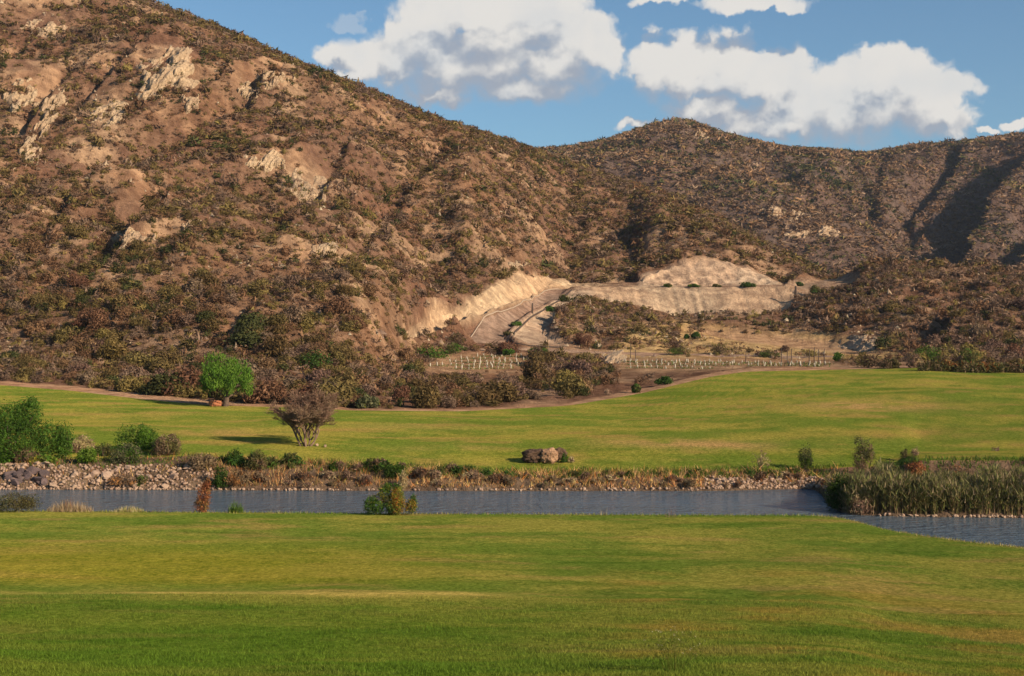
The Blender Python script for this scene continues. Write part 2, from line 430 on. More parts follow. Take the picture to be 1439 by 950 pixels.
LN['ld'] = line([(-500, 200, 450), (0, 250, 400), (100, 270, 380), (200, 300, 355), (300, 335, 330), (400, 355, 315), (500, 380, 300), (570, 415, 276), (610, 436, 270), (650, 443, 270), (670, 426, 280), (690, 406, 292), (710, 396, 304), (740, 389, 322), (770, 391, 345), (800, 399, 352), (890, 401, 352), (905, 396, 353), (930, 384, 357), (960, 374, 360), (1000, 368.5, 362), (1020, 368.5, 362), (1060, 380, 360),
                 (1100, 401, 354), (1130, 397, 352), (1180, 391, 350), (1240, 388, 355), (1300, 383, 360), (1380, 388, 360), (1439, 394, 358), (1900, 330, 400)], 5)
SKY_L = [(-500, -420, 600), (0, -110, 540), (100, -50, 530), (210, 0, 520), (270, 20, 515), (340, 48, 505), (390, 72, 500), (440, 92, 500), (520, 124, 520), (600, 158, 560), (660, 178, 590), (700, 190, 615), (750, 206, 650), (800, 222, 640),
         (870, 248, 600), (940, 270, 560), (1010, 302, 520), (1060, 328, 480), (1110, 352, 440), (1160, 381, 405), (1200, 384, 385), (1250, 381, 378), (1300, 377, 375), (1380, 382, 374), (1439, 390, 372), (1900, 300, 440)]
LN['sk'] = line([(x, y + 4, d) for x, y, d in SKY_L], 5)
LN['sb'] = line([(x, zy(d + 120, max(-8, CAMH + (CY - y) / F * d - 26)), d + 120) for x, y, d in SKY_L], 12)
LN['d0'] = line([(-500, 330, 830), (700, 330, 830), (900, 372, 760), (1000, 385, 740), (1100, 405, 720), (1160, 418, 700), (1300, 412, 690), (1439, 410, 690), (1900, 380, 700)], 20)
LN['d1'] = line([(-500, 270, 960), (700, 270, 960), (900, 285, 900), (1000, 300, 880), (1100, 320, 860), (1200, 345, 850), (1300, 345, 850), (1439, 325, 850), (1900, 260, 850)], 25)
DSKY = [(-500, 205, 1250), (600, 214, 1250), (700, 208, 1240), (770, 205, 1220), (800, 203, 1200), (820, 199, 1190), (860, 191, 1170), (895, 179, 1160), (915, 172, 1150), (935, 167, 1150), (960, 164, 1150), (975, 167, 1150), (985, 172, 1150), (1010, 181, 1160), (1050, 192, 1180), (1100, 203, 1200),
        (1125, 206, 1210), (1150, 205, 1210), (1190, 209, 1220), (1215, 212, 1220), (1250, 207, 1210), (1290, 200, 1190), (1350, 195, 1170), (1400, 189, 1160), (1439, 184, 1150), (1600, 166, 1150), (1900, 120, 1150)]
LN['d2'] = line([(x, y + 4, d) for x, y, d in DSKY], 4)
LN['d3'] = line([(x, zy(d + 300, 20), d + 300) for x, y, d in DSKY], 20)
# one even slope from the foot of the big hill to its skyline
wl_ = 0.5 * (1 - sst(PXC, 480, 660))
d4_, z4_ = LN['l4'][1], CAMH + (CY - LN['l4'][0]) / F * LN['l4'][1]
m_ = ((CAMH + (CY - LN['sk'][0]) / F * LN['sk'][1]) - z4_) / (LN['sk'][1] - d4_)
for k_ in ('la', 'lb', 'lc', 'ld'):
    ds_ = (CAMH - z4_ + m_ * d4_) / np.maximum(m_ - (CY - LN[k_][0]) / F, .05)
    LN[k_] = (LN[k_][0], LN[k_][1] * (1 - wl_) + ds_ * wl_)
ORDER = ['w0', 'w1', 'b0', 'b1', 'b2', 'f1', 'f2', 'e0', 'e1', 'l3', 'l4', 'la', 'lb', 'lc', 'ld', 'sk', 'sb', 'd0', 'd1', 'd2', 'd3']
ROWS = [3, 2, 7, 5, 14, 18, 30, 4, 24, 14, 22, 34, 18, 26, 150, 8, 8, 50, 95, 8]
Yk = np.array([LN[k][0] for k in ORDER]); Dk = np.array([LN[k][1] for k in ORDER])
for i in range(1, len(ORDER)):
    Dk[i] = np.maximum(Dk[i], Dk[i - 1] + 0.3)
Zk = CAMH + (CY - Yk) / F * Dk


def pchip_cols(D, Z, counts):
    h = np.diff(D, axis=0); dl = np.diff(Z, axis=0) / h
    mm = np.zeros_like(D)
    a, b = dl[:-1], dl[1:]
    w1, w2 = 2 * h[1:] + h[:-1], h[1:] + 2 * h[:-1]
    same = a * b > 0
    with np.errstate(all='ignore'):
        mm[1:-1] = np.where(same, (w1 + w2) / (w1 / np.where(a == 0, 1e-9, a) + w2 / np.where(b == 0, 1e-9, b)), 0)
    mm[0], mm[-1] = dl[0], dl[-1]
    Do, Zo, idx = [], [], [0]
    for k, c in enumerate(counts):
        for j in range(c):
            t = j / c
            h00 = 2 * t**3 - 3 * t**2 + 1; h10 = t**3 - 2 * t**2 + t; h01 = -2 * t**3 + 3 * t**2; h11 = t**3 - t**2
            Do.append(D[k] + t * h[k]); Zo.append(h00 * Z[k] + h10 * h[k] * mm[k] + h01 * Z[k + 1] + h11 * h[k] * mm[k + 1])
        idx.append(len(Do))
    Do.append(D[-1]); Zo.append(Z[-1])
    return np.array(Do), np.array(Zo), idx


DG, ZG, IDX = pchip_cols(Dk, Zk, ROWS)
RI = {k: IDX[i] for i, k in enumerate(ORDER)}
NR = len(DG)
PXG = np.broadcast_to(PXC, DG.shape)
XG = (PXG - CX) / F * DG
YI = CY - (ZG - CAMH) / DG * F              # photo y before relief is added
rowi = np.arange(NR)[:, None] + 0 * XG

ROAD = [(648, 463), (700, 439.5), (745, 423), (768, 407), (800, 403), (830, 402), (830, 404.5), (806, 406), (790, 419), (762, 437), (745, 448), (722, 466), (716, 474), (722, 482), (745, 487), (790, 489), (870, 494), (960, 497), (960, 499.5), (870, 498.5), (790, 496), (700, 491), (664, 490), (640, 475)]
EMBANK = [(812, 403.5), (1108, 403), (1122, 412), (1105, 448), (1060, 451), (1040, 448), (985, 449), (950, 454), (905, 441), (870, 430), (840, 428), (815, 424)]
MOUND = [(895, 403), (905, 395), (930, 383), (960, 373), (1000, 367), (1022, 367), (1060, 379), (1102, 402)]
CUT = [(560, 492), (600, 470), (607, 446), (640, 448), (662, 430), (680, 412), (700, 398), (735, 387), (768, 389), (800, 398), (860, 402), (800, 404), (768, 408), (745, 424), (700, 440), (650, 463), (630, 478)]
ISLET = [(806, 406), (830, 404), (842, 418), (800, 440), (770, 468), (800, 488), (745, 487), (722, 482), (716, 474), (722, 466), (745, 448), (790, 419)]
TRACK2 = [(955, 468), (1050, 470), (1120, 478), (1200, 488), (1240, 497), (1200, 499), (1120, 490), (1040, 482)]
STRAW = [(880, 470), (950, 462), (1060, 470), (1150, 478), (1270, 497), (1270, 508), (1120, 504), (900, 504), (790, 500), (870, 492)]
FLAT = [(1140, 390), (1175, 388), (1215, 395), (1180, 410), (1125, 418), (1108, 405)]
VINE_A = [(596, 524), (612, 500), (640, 495), (748, 497), (738, 518), (640, 522)]
VINE_B = [(868, 521), (872, 502), (960, 501), (1175, 506), (1180, 517), (1000, 521)]


def soft_mask(poly, x, y, w=4.0):
    s = 0.0
    for dx, dy in ((0, 0), (w, 0), (-w, 0), (0, w * .5), (0, -w * .5)):
        s = s + inpoly(x + dx, y + dy, poly)
    return s / 5.0


hill = (rowi > RI['l4']) & (rowi < RI['sb'])
far = rowi > RI['d0']
flat_m = np.zeros(XG.shape)
for pl in (ROAD, EMBANK, MOUND, CUT, ISLET, VINE_A, VINE_B, TRACK2, FLAT, [(812, 406), (812, 399), (1108, 397), (1110, 406)]):
    flat_m = np.maximum(flat_m, soft_mask(pl, PXG, YI, 7))
flat_m = np.where(rowi < RI['sk'], flat_m, 0)
amp = 1 - flat_m
# left hill relief
up = sst(rowi, RI['l4'], RI['lb'] + 10) * (1 - sst(rowi, RI['sk'] - 26, RI['sk'] - 4)) * hill
a_, b_ = XG * 0.82 + DG * -0.57, XG * 0.57 + DG * 0.82
leftw = 1 - sst(PXG, 560, 800) * 0.45
leftw = leftw * np.where(PXG > 540, np.maximum(1 - sst(PXG, 540, 640), np.maximum(sst(rowi, RI['ld'], RI['ld'] + 45), sst(PXG, 1130, 1210))), 1.0)
rel = (ridged(a_ / 55, b_ / 190, 4, 3) - 0.3) * 4.2 * leftw + fbm(XG / 22, DG / 22, 4, 9) * 1.6 + fbm(XG / 6, DG / 7, 3, 12) * 0.7 + ridged(a_ / 15, b_ / 45, 3, 14) * 0.9
Z1 = ZG + rel * up * amp
Z1 = Z1 + fbm(XG / 5, DG / 5, 3, 21) * 0.35 * hill * (0.2 + 0.8 * amp) * (1 - soft_mask(ROAD, PXG, YI, 7))
Z1 = Z1 + fbm(XG / 6, DG / 6, 4, 23) * 0.25 * ((rowi > RI['e1']) & (rowi <= RI['l4']))
# erosion rills of the embankment
em = soft_mask(EMBANK, PXG, YI, 5) * (rowi < RI['lb'] - 1) * (rowi > RI['l4'])
Z1 = Z1 + em * (ridged(XG / 2.0, DG / 40, 2, 77) - 0.4) * 0.22
cu = np.maximum(soft_mask(CUT, PXG, YI, 4), soft_mask(MOUND, PXG, YI, 4)) * (rowi > RI['lc']) * (rowi < RI['sk'] - 100)
Z1 = Z1 + cu * (ridged(XG / 4.0, DG / 9, 3, 78) - 0.4) * 0.5
# fairway and bank undulation
fw = (rowi > RI['b2']) & (rowi < RI['e0'])
fwin = sst(rowi, RI['b2'], RI['f1']) * (1 - sst(rowi, RI['e0'] - 12, RI['e0']))
Z1 = Z1 + fbm(XG / 16, DG / 9, 3, 31) * 0.16 * fwin
Z1 = Z1 + fbm(XG / 1.3, DG / 1.3, 3, 33) * 0.13 * ((rowi > RI['w1']) & (rowi < RI['b2']))
# distant hills
fup = sst(rowi, RI['d0'], RI['d1']) * (1 - sst(rowi, RI['d2'] - 22, RI['d2'] - 2)) * far
fa, fb = XG * 0.9 + DG * -0.43, XG * 0.43 + DG * 0.9
Z1 = Z1 + fup * ((ridged(fa / 95, fb / 330, 4, 43) - 0.3) * 6 + fbm(XG / 40, DG / 40, 4, 49) * 4 + ridged(fa / 28, fb / 70, 3, 47) * 1.5)


def spur(Z, pts, h, wl, wr, carve, rows, fade=18):
    """a rib of hillside running along pts (photo x,y from its top), steep on its left, with a gully beside it"""
    p = np.array(pts, float)
    xl = np.interp(YI, p[:, 1], p[:, 0])
    sl = np.gradient(np.interp(np.arange(0, 700), p[:, 1], p[:, 0]))
    k = 1 / np.sqrt(1 + np.interp(YI, np.arange(0, 700), sl) ** 2)
    s = (PXG - xl) * k + fbm(PXG / 30, YI / 20, 3, 5) * wl * 0.35
    win = sst(YI, p[0, 1] - fade * 1.2, p[0, 1] + fade * 2.2) * (1 - sst(YI, p[-1, 1] - fade, p[-1, 1] + fade))
    f = np.where(s > 0, .22 * h * np.exp(-(s / wr) ** 2), .22 * h - h * (1.22 - .22 * np.exp(-(s / wr) ** 2)) * (1 - np.exp(-(s / wl) ** 2)) * np.exp(-np.maximum(-s - wl, 0) / carve))
    return Z + f * win * rows * amp * (1 - sst(rowi, RI['sk'] - 22, RI['sk'] - 4) * (rowi <= RI['sb'])) * (1 - sst(rowi, RI['d2'] - 30, RI['d2'] - 5) * (rowi > RI['d0']))


hr = hill * sst(rowi, RI['l4'] + 1, RI['la'] + 4)
SPURS = [
    ([(420, 100), (345, 165), (290, 205), (245, 242), (200, 262), (125, 330)], 6.5, 6, 60, 34),
    ([(335, 112), (310, 135), (290, 150)], 4.0, 5, 30, 20),
    ([(215, 75), (175, 120), (120, 175)], 5.0, 6, 50, 26),
    ([(150, 95), (75, 165), (25, 240), (5, 260)], 5, 6, 40, 26),
    ([(262, 318), (190, 375), (140, 418), (88, 442)], 5.0, 6, 70, 34),
    ([(145, 300), (80, 370), (20, 410)], 3.6, 6, 60, 30),
    ([(430, 235), (400, 270), (375, 300)], 1.6, 6, 55, 26),
    ([(372, 462), (345, 480), (318, 496)], 2.4, 5, 50, 20),
    ([(520, 200), (460, 300), (400, 380)], 2.6, 10, 80, 40),
    ([(640, 230), (560, 330), (520, 400)], 2.4, 12, 80, 44),
    ([(60, 60), (20, 110), (-20, 150)], 4, 6, 40, 24),
    ([(880, 285), (840, 320), (820, 350)], 2.0, 10, 60, 30),
    ([(1425, 418), (1365, 445), (1315, 492)], 7.5, 9, 90, 34),
    ([(1240, 440), (1205, 455), (1180, 470)], 2.4, 7, 40, 20),
]
for pts, h, wl, wr, cv in SPURS:
    Z1 = spur(Z1, pts, h * 1.25, wl, wr, cv * .75, hr)
FSPURS = [
    ([(1372, 198), (1338, 245), (1318, 275), (1286, 322)], 22, 7, 40, 26),
    ([(1500, 205), (1446, 262), (1405, 312), (1358, 376)], 52, 9, 50, 66),
    ([(1600, 290), (1480, 350), (1439, 376)], 24, 8, 40, 34),
    ([(1316, 298), (1306, 325), (1290, 350)], 9, 6, 30, 22),
    ([(926, 184), (904, 207), (872, 240)], 9, 6, 30, 22),
    ([(990, 172), (964, 189), (944, 204)], 6, 5, 30, 18),
    ([(1018, 250), (1000, 268), (978, 282)], 9, 6, 34, 28),
    ([(1120, 215), (1180, 290), (1240, 360)], 5, 14, 30, 34),
    ([(1050, 205), (1100, 262), (1150, 322)], 7, 8, 30, 26),
    ([(1190, 222), (1220, 280), (1252, 345)], 7, 8, 30, 26),
    ([(1262, 216), (1246, 270), (1238, 330)], 8, 7, 30, 24),
    ([(884, 200), (856, 228), (836, 252)], 7, 7, 30, 22),
    ([(1070, 250), (1110, 290), (1130, 310)], 5, 7, 30, 22),
]
for pts, h, wl, wr, cv in FSPURS:
    Z1 = spur(Z1, pts, h, wl, wr, cv, far & (rowi < RI['d2'] + 1), 10)
def under(Z, k, ra, rb, margin):
    """keep the relief of rows ra..rb below the skyline that row rb draws"""
    t = np.clip((rowi - ra) / (rb - ra), 0, 1)
    lim = CAMH + (CY - (YI[rb][None, :] + margin * (1 - t))) / F * DG
    sm = Z - k * np.log(1 + np.exp(np.clip((Z - lim) / k, -40, 40)))      # soft minimum of Z and lim
    return np.where((rowi >= ra) & (rowi <= rb), np.minimum(sm, lim), Z)


Z1 = under(Z1, 1.2, RI['ld'], RI['sk'], 14)
Z1 = under(Z1, 2.5, RI['d1'], RI['d2'], 12)
YF = CY - (Z1 - CAMH) / DG * F          # photo y with relief


# ---- lookups
def col_of(px):
    return int(np.clip(np.searchsorted(PXC, px), 0, NC - 1))


def ground(X, Y):
    """terrain height under a world point beyond the pond"""
    px = X / Y * F + CX
    c1 = int(np.clip(np.searchsorted(PXC, px), 1, NC - 1)); c0 = c1 - 1
    t = min(max((px - PXC[c0]) / (PXC[c1] - PXC[c0]), 0), 1)
    return (1 - t) * np.interp(Y, DG[:, c0], Z1[:, c0]) + t * np.interp(Y, DG[:, c1], Z1[:, c1])


def hit(px, py):
    """first terrain point on the sight line through a photo position"""
    c = col_of(px); yy = YF[:, c]
    py = max(py, float(yy.min()) + .3)
    i = max(1, int(np.argmax(yy <= py)))
    t = (yy[i - 1] - py) / (yy[i - 1] - yy[i] + 1e-9); t = min(max(t, 0), 1)
    d = DG[i - 1, c] + t * (DG[i, c] - DG[i - 1, c]); z = Z1[i - 1, c] + t * (Z1[i, c] - Z1[i - 1, c])
    return np.array([(px - CX) / F * d, d, z])


# ---- colours of the ground
def turf_col(X, Y):
    t = fbm(X / 10 + 3, Y / 4.5, 5, 51, .6); t2 = fbm(X / 2.2, Y / 1.7, 4, 57, .6); t3 = fbm(X / 30 + 9, Y / 12, 3, 58)
    g = np.array([0.116, 0.170, 0.023]); yl = np.array([0.235, 0.226, 0.041]); br = np.array([0.28, 0.195, 0.06]); dk = np.array([0.07, 0.13, 0.014])
    w = sst(t * 0.75 + t2 * 0.2 + t3 * 0.3, -0.45, 0.55)[..., None]
    c = g * (1 - w) + yl * w
    b = sst(fbm(X / 8 + 20, Y / 2.2 + 4, 4, 61), 0.25, 0.75)[..., None]
    c = c * (1 - 0.6 * b) + br * 0.6 * b
    k = sst(fbm(X / 7 - 8, Y / 1.8 + 14, 3, 67), 0.35, 0.8)[..., None]
    return c * (1 - 0.7 * k) + dk * 0.7 * k


def soil_col():
    A = np.array([0.212, 0.129, 0.079]); B = np.array([0.32, 0.214, 0.134]); Cc = np.array([0.172, 0.100, 0.066])
    t = sst(fbm(XG / 60, DG / 60, 4, 71), -0.4, 0.5)[..., None]
    u = sst(fbm(XG / 18, DG / 18, 4, 73), 0.0, 0.6)[..., None]
    c = (A * (1 - t) + Cc * t) * (1 - u) + B * u
    def put(mask, col):
        nonlocal c
        m_ = mask[..., None]; c = c * (1 - m_) + np.array(col) * m_
    front = (rowi < RI['sk'])
    put(soft_mask(CUT, PXG, YI, 5) * front, (0.50, 0.37, 0.235))
    put(soft_mask(MOUND, PXG, YI, 4) * front, (0.52, 0.395, 0.275))
    put(soft_mask(EMBANK, PXG, YI, 4) * front, (0.45, 0.335, 0.225))
    put(soft_mask(ISLET, PXG, YI, 4) * front, (0.42, 0.315, 0.22))
    put(soft_mask(FLAT, PXG, YI, 5) * front * .7, (0.46, 0.33, 0.22))
    put(soft_mask(STRAW, PXG, YI, 6) * front * .85, (0.46, 0.325, 0.15))
    put(soft_mask(TRACK2, PXG, YI, 3) * front, (0.40, 0.27, 0.16))
    put(np.maximum(soft_mask(VINE_A, PXG, YI, 6), soft_mask(VINE_B, PXG, YI, 6)) * front * .6, (0.36, 0.24, 0.14))
    pth = ((rowi >= RI['e0']) & (rowi <= RI['e1'])) * 1.0
    put(pth, (0.37, 0.235, 0.145))
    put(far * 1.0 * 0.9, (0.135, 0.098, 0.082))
    bank = ((rowi < RI['b2'])) * 1.0
    put(bank, (0.17, 0.12, 0.08))
    return c


SOIL = soil_col()
tc_ = turf_col(XG, DG)
for (x, y, w, h, k_, cc) in ((985, 626, 120, 7, .8, (0.33, 0.225, 0.085)), (900, 622, 70, 4, .5, (0.33, 0.225, 0.085)), (1215, 571, 130, 9, .7, (0.34, 0.235, 0.085)), (300, 607, 90, 7, .6, (0.31, 0.215, 0.07)), (640, 630, 80, 4, .5, (0.31, 0.235, 0.07)), (1290, 610, 110, 8, .5, (0.30, 0.21, 0.06)),
                             (110, 556, 90, 5, .7, (0.10, 0.15, 0.02)), (180, 583, 120, 5, .4, (0.30, 0.225, 0.06)), (1000, 555, 160, 9, .35, (0.09, 0.14, 0.014)), (560, 600, 120, 5, .4, (0.31, 0.235, 0.07)), (1100, 640, 160, 6, .5, (0.09, 0.15, 0.014)), (760, 640, 200, 6, .45, (0.10, 0.155, 0.014))):
    q = ((PXG - x) / w) ** 2 + ((YI - y) / h) ** 2
    m_ = (np.exp(-q * 1.3) * min(1, k_ * 1.35) * sst(fbm(XG / 3, DG / 2.5, 4, 87), -.8, .25))[..., None] * (rowi <= RI['e0'])[..., None]
    tc_ = tc_ * (1 - m_) + np.array(cc) * m_
tc_ = tc_ * np.array([1.27, 1.14, 1.25])
NEARTOP = ((rowi <= RI['b2'] + 2))[..., None]


def grid_mesh(name, r0, r1, mat, colarr):
    X, Dd, Z = XG[r0:r1 + 1], DG[r0:r1 + 1], Z1[r0:r1 + 1]
    R = r1 - r0 + 1
    V = np.stack([X, Dd, Z], -1).reshape(-1, 3)
    i = np.arange(R * NC).reshape(R, NC)
    Fq = np.stack([i[:-1, :-1], i[:-1, 1:], i[1:, 1:], i[1:, :-1]], -1).reshape(-1, 4)
    me = mesh_np(name, V, Fq, mat, True, vcol=colarr[r0:r1 + 1].reshape(-1, 3))
    o = link(name, me); tag(o, kind='structure'); return o


grid_mesh('pond_bank', 0, RI['b2'], M_SOIL, SOIL)
grid_mesh('fairway', RI['b2'], RI['e0'], M_TURF, tc_)
grid_mesh('dirt_path', RI['e0'], RI['e1'], M_ROAD, SOIL)
grid_mesh('scrubland', RI['e1'], RI['la'], M_SOIL, SOIL)
grid_mesh('hillside', RI['la'], RI['d0'], M_SOIL, SOIL)
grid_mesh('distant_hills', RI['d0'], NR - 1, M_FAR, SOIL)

# near lawn
LIP = [(-500, 716), (0, 718), (300, 720), (600, 722), (1000, 724), (1120, 724), (1165, 725), (1200, 731), (1240, 743), (1300, 753), (1370, 762), (1439, 769), (1600, 790), (1900, 830)]
lx = np.array(LIP, float)
PXL = np.concatenate([np.arange(-1500, -60, 20.0), np.arange(-60, 1500, 3.0), np.arange(1500, 2940, 20.0)])
lipy = np.interp(PXL, lx[:, 0], lx[:, 1]); lipy = np.convolve(np.pad(lipy, 6, 'edge'), np.ones(13) / 13, 'valid')
lipd = (CAMH - 0.28) * F / (lipy - CY)
kd = [1.5, 14, 25, 33, 40.5, 43, 50, 60]; kz = [7.3, 5.0, 3.2, 2.25, 1.68, 1.36, 0.95, 0.52]
sc_ = lipd / 71.5
LD = np.array([k * (sc_ ** min(1, k / 40)) for k in kd] + [lipd - 2.5, lipd, lipd + 0.35, lipd + 2.0]);
LZ = np.array([np.full(len(PXL), z) for z in kz] + [np.full(len(PXL), .36), np.full(len(PXL), .27), np.full(len(PXL), -.05), np.full(len(PXL), -.9)])
for i in range(1, len(LD)): LD[i] = np.maximum(LD[i], LD[i - 1] + 0.1)
LDg, LZg, LIDX = pchip_cols(LD, LZ, [4, 14, 26, 26, 10, 18, 20, 18, 6, 3, 3])
LXg = (PXL - CX) / F * LDg
lw = 1 - sst(LDg / lipd, .9, .99)
LZg = LZg + (fbm(LXg / 12, LDg / 7, 3, 81) * 0.10 + fbm(LXg / 2.4, LDg / 1.6, 3, 82) * 0.025) * lw


def lawn_col(X, Y):
    c = turf_col(X, Y)
    px = X / Y * F + CX
    s = Y / np.interp(px, PXL, sc_)
    yl = np.exp(-((s - 42.0 - 0.0008 * (px - 300) - fbm(X / 6, Y / 3, 2, 91) * 1.0) / 1.1) ** 2) * (1 - sst(px, 640, 820)) * (0.35 + 0.65 * sst(fbm(X / 5, Y / 2, 3, 92), -0.5, 0.4))
    c = c * (1 - yl[..., None]) + np.array([0.46, 0.35, 0.09]) * yl[..., None]
    gr = (1 - sst(s, 36, 41)) * 0.6 * (1 - 0.6 * sst(px, 500, 900))
    c = c * (1 - gr[..., None]) + np.array([0.088, 0.16, 0.013]) * gr[..., None]
    y2 = sst(s, 44, 47) * (1 - sst(s, 52, 62)) * (1 - sst(px, 300, 800)) * 0.55
    c = c * (1 - y2[..., None]) + np.array([0.27, 0.225, 0.022]) * y2[..., None]
    b = sst(px, 780, 950) * sst(fbm(X / 5 + 2, Y / 2.5, 4, 95), -0.05, 0.6) * 0.6 * (1 - sst(s, 46, 54))
    c = c * (1 - b[..., None]) + np.array([0.29, 0.19, 0.04]) * b[..., None]
    return c


i_ = np.arange(LDg.size).reshape(LDg.shape)
Fq = np.stack([i_[:-1, :-1], i_[:-1, 1:], i_[1:, 1:], i_[1:, :-1]], -1).reshape(-1, 4)
lawn_me = mesh_np('lawn', np.stack([LXg, LDg, LZg], -1).reshape(-1, 3), Fq, M_TURF, True, vcol=(lawn_col(LXg, LDg) * [1.13, 1.1, 1.2]).reshape(-1, 3))
tag(link('lawn', lawn_me), kind='structure')


def lawn_z(X, Y):
    px = X / Y * F + CX
    ci = np.clip(np.searchsorted(PXL, px), 0, len(PXL) - 1)
    out = np.empty(len(X))
    order = np.argsort(ci, kind='stable'); cs = ci[order]
    b = np.flatnonzero(np.r_[True, cs[1:] != cs[:-1], True])
    for s0, s1 in zip(b[:-1], b[1:]):
        ids = order[s0:s1]; c = cs[s0]
        out[ids] = np.interp(Y[ids], LDg[:, c], LZg[:, c])
    return out


def lawn_hit(px, py):
    c = int(np.clip(np.searchsorted(PXL, px), 0, len(PXL) - 1)); yy = CY - (LZg[:, c] - CAMH) / LDg[:, c] * F
    i = int(np.argmax(yy <= py))
    if i == 0: i = int(np.argmin(yy))
    d = LDg[i, c]
    return np.array([(px - CX) / F * d, d, LZg[i, c]])


# pond
wx = np.linspace(-70, 75, 60); wy = np.linspace(50, 92, 30)
WX, WY = np.meshgrid(wx, wy); ii = np.arange(WX.size).reshape(WX.shape)
pond = mesh_np('pond_water', np.stack([WX, WY, 0 * WX], -1).reshape(-1, 3), np.stack([ii[:-1, :-1], ii[:-1, 1:], ii[1:, 1:], ii[1:, :-1]], -1).reshape(-1, 4), M_WATER, True)
tag(link('pond_water', pond), kind='structure')
#@@VEG
# ------------------------------------------------------------------ dirt road, kerb, posts
def strip(name, left, right, mat, lift, nu=14, nv=60, col=(0.27, 0.19, 0.14)):
    """a sheet laid over the terrain between two edges given as world points"""
    def res(e):
        e = np.array([hit(*p) if len(p) == 2 else p for p in e]); s = np.r_[0, np.cumsum(np.linalg.norm(np.diff(e[:, :2], axis=0), axis=1))]
        t = np.linspace(0, s[-1], nv); r = np.stack([np.interp(t, s, e[:, k]) for k in range(2)], 1)
        k = np.ones(5) / 5; rp = np.pad(r, ((2, 2), (0, 0)), 'edge'); return np.stack([np.convolve(rp[:, j], k, 'valid') for j in range(2)], 1)
    l, r = res(left), res(right); V = []
    for i in range(nv):
        for j in range(nu):
            p = l[i] + (r[i] - l[i]) * j / (nu - 1); edge = min(j, nu - 1 - j)
            V.append((p[0], p[1], ground(p[0], p[1]) + lift * (1 if edge else -0.5)))
    i_ = np.arange(nv * nu).reshape(nv, nu)
    Fq = np.stack([i_[:-1, :-1], i_[:-1, 1:], i_[1:, 1:], i_[1:, :-1]], -1).reshape(-1, 4)
    V = np.array(V); t = fbm(V[:, 0] / 3, V[:, 1] / 6, 3, 5)[:, None]
    me = mesh_np(name, V, Fq, mat, True, vcol=np.array(col) * (1 + 0.16 * t)); o = link(name, me); tag(o, kind='structure'); return l


rl = strip('dirt_road', [(652, 466), (675, 453), (700, 441.5), (722, 434), (745, 425), (757, 417), (768, 409.5), (785, 406), (800, 404.4)],
           [(720, 484.5), (716, 476), (722, 467), (733, 458), (745, 449.5), (762, 438.5), (776, 430), (790, 419), (805, 406.5)], M_ROAD, 0.12)
strip('dirt_track', [(668, 489), (700, 489.5), (745, 488.3), (790, 490), (870, 494.5), (960, 497.5), (1060, 499), (1180, 501)],
      [(668, 492.5), (700, 492.5), (745, 492.5), (790, 495.5), (870, 498.3), (960, 500), (1060, 501.3), (1180, 503.3)], M_ROAD, 0.10, 6, 60, (0.32, 0.225, 0.16))


def tube_np(paths, sides=5):
    """paths: list of (points, radii) -> one vertex/face set"""
    V, Q = [], []; base = 0
    ang = np.arange(sides) * 2 * np.pi / sides
    for P, R in paths:
        P = np.asarray(P, float); R = np.asarray(R, float); k = len(P)
        T = np.gradient(P, axis=0); T /= np.linalg.norm(T, axis=1)[:, None] + 1e-9
        ref = np.array([1.0, 0, 0]) if abs(T[:, 2]).mean() > 0.6 else np.array([0, 0, 1.0])
        A = np.cross(T, ref); A /= np.linalg.norm(A, axis=1)[:, None] + 1e-9; B = np.cross(T, A)
        ring = P[:, None] + R[:, None, None] * (np.cos(ang)[None, :, None] * A[:, None] + np.sin(ang)[None, :, None] * B[:, None])
        V.append(ring.reshape(-1, 3))
        i_ = base + np.arange(k * sides).reshape(k, sides); n_ = np.roll(i_, -1, 1)
        Q.append(np.stack([i_[:-1], n_[:-1], n_[1:], i_[1:]], -1).reshape(-1, 4)); base += k * sides
    return np.concatenate(V), np.concatenate(Q)


kp = [(p[0], p[1], ground(p[0], p[1]) + 0.08) for p in rl]
V, Q = tube_np([(kp, np.full(len(kp), 0.14))], 6)
tag(link('road_kerb', mesh_np('road_kerb', V, Q, M_KERB)), kind='structure')


ip = [hit(*q) for q in ((804, 408), (790, 420.5), (776, 431.5), (762, 440), (745, 451), (733, 460), (723, 468), (719, 476), (724, 483), (745, 487), (790, 489))]
V, Q = tube_np([([(q[0], q[1], ground(q[0], q[1]) + .05) for q in ip], np.full(len(ip), 0.20))], 5)
tag(link('dark_road_edge', mesh_np('dark_road_edge', V, Q, M_POST)), kind='structure')  # dark tube following the inner edge of the road


def post(name, px, py, hpx, r, label, cat, group=None):
    p = hit(px, py); h = hpx * p[1] / F
    V, Q = tube_np([([(0, 0, -.3), (0.02, 0, h * .5), (0.05, 0.02, h), (0.05, 0.02, h + .02)], [r, r, r * .9, r * .3])], 6)
    o = link(name, mesh_np(name, V, Q, M_POST), loc=p); tag(o, label, cat, group)


post('road_post', 748, 441, 15, 0.20, 'dark stout post standing at the inner edge of the dirt road bend', 'post')
post('road_post', 1118, 421, 19, 0.28, 'dark tall post at the far end of the bare embankment top', 'post')
for x, y, h in ((1098, 512, 24), (1106, 511, 18), (1112, 511, 21), (1137, 511, 17), (1144, 512, 24), (1150, 511, 20), (1158, 513, 23), (1048, 511, 17), (886, 503, 20), (893, 505, 14)):
    post('stake', x, y, h, 0.07, 'thin dark stake standing among the white vine guards of the long plot', 'stake', 'thin stakes of the long vine plot')


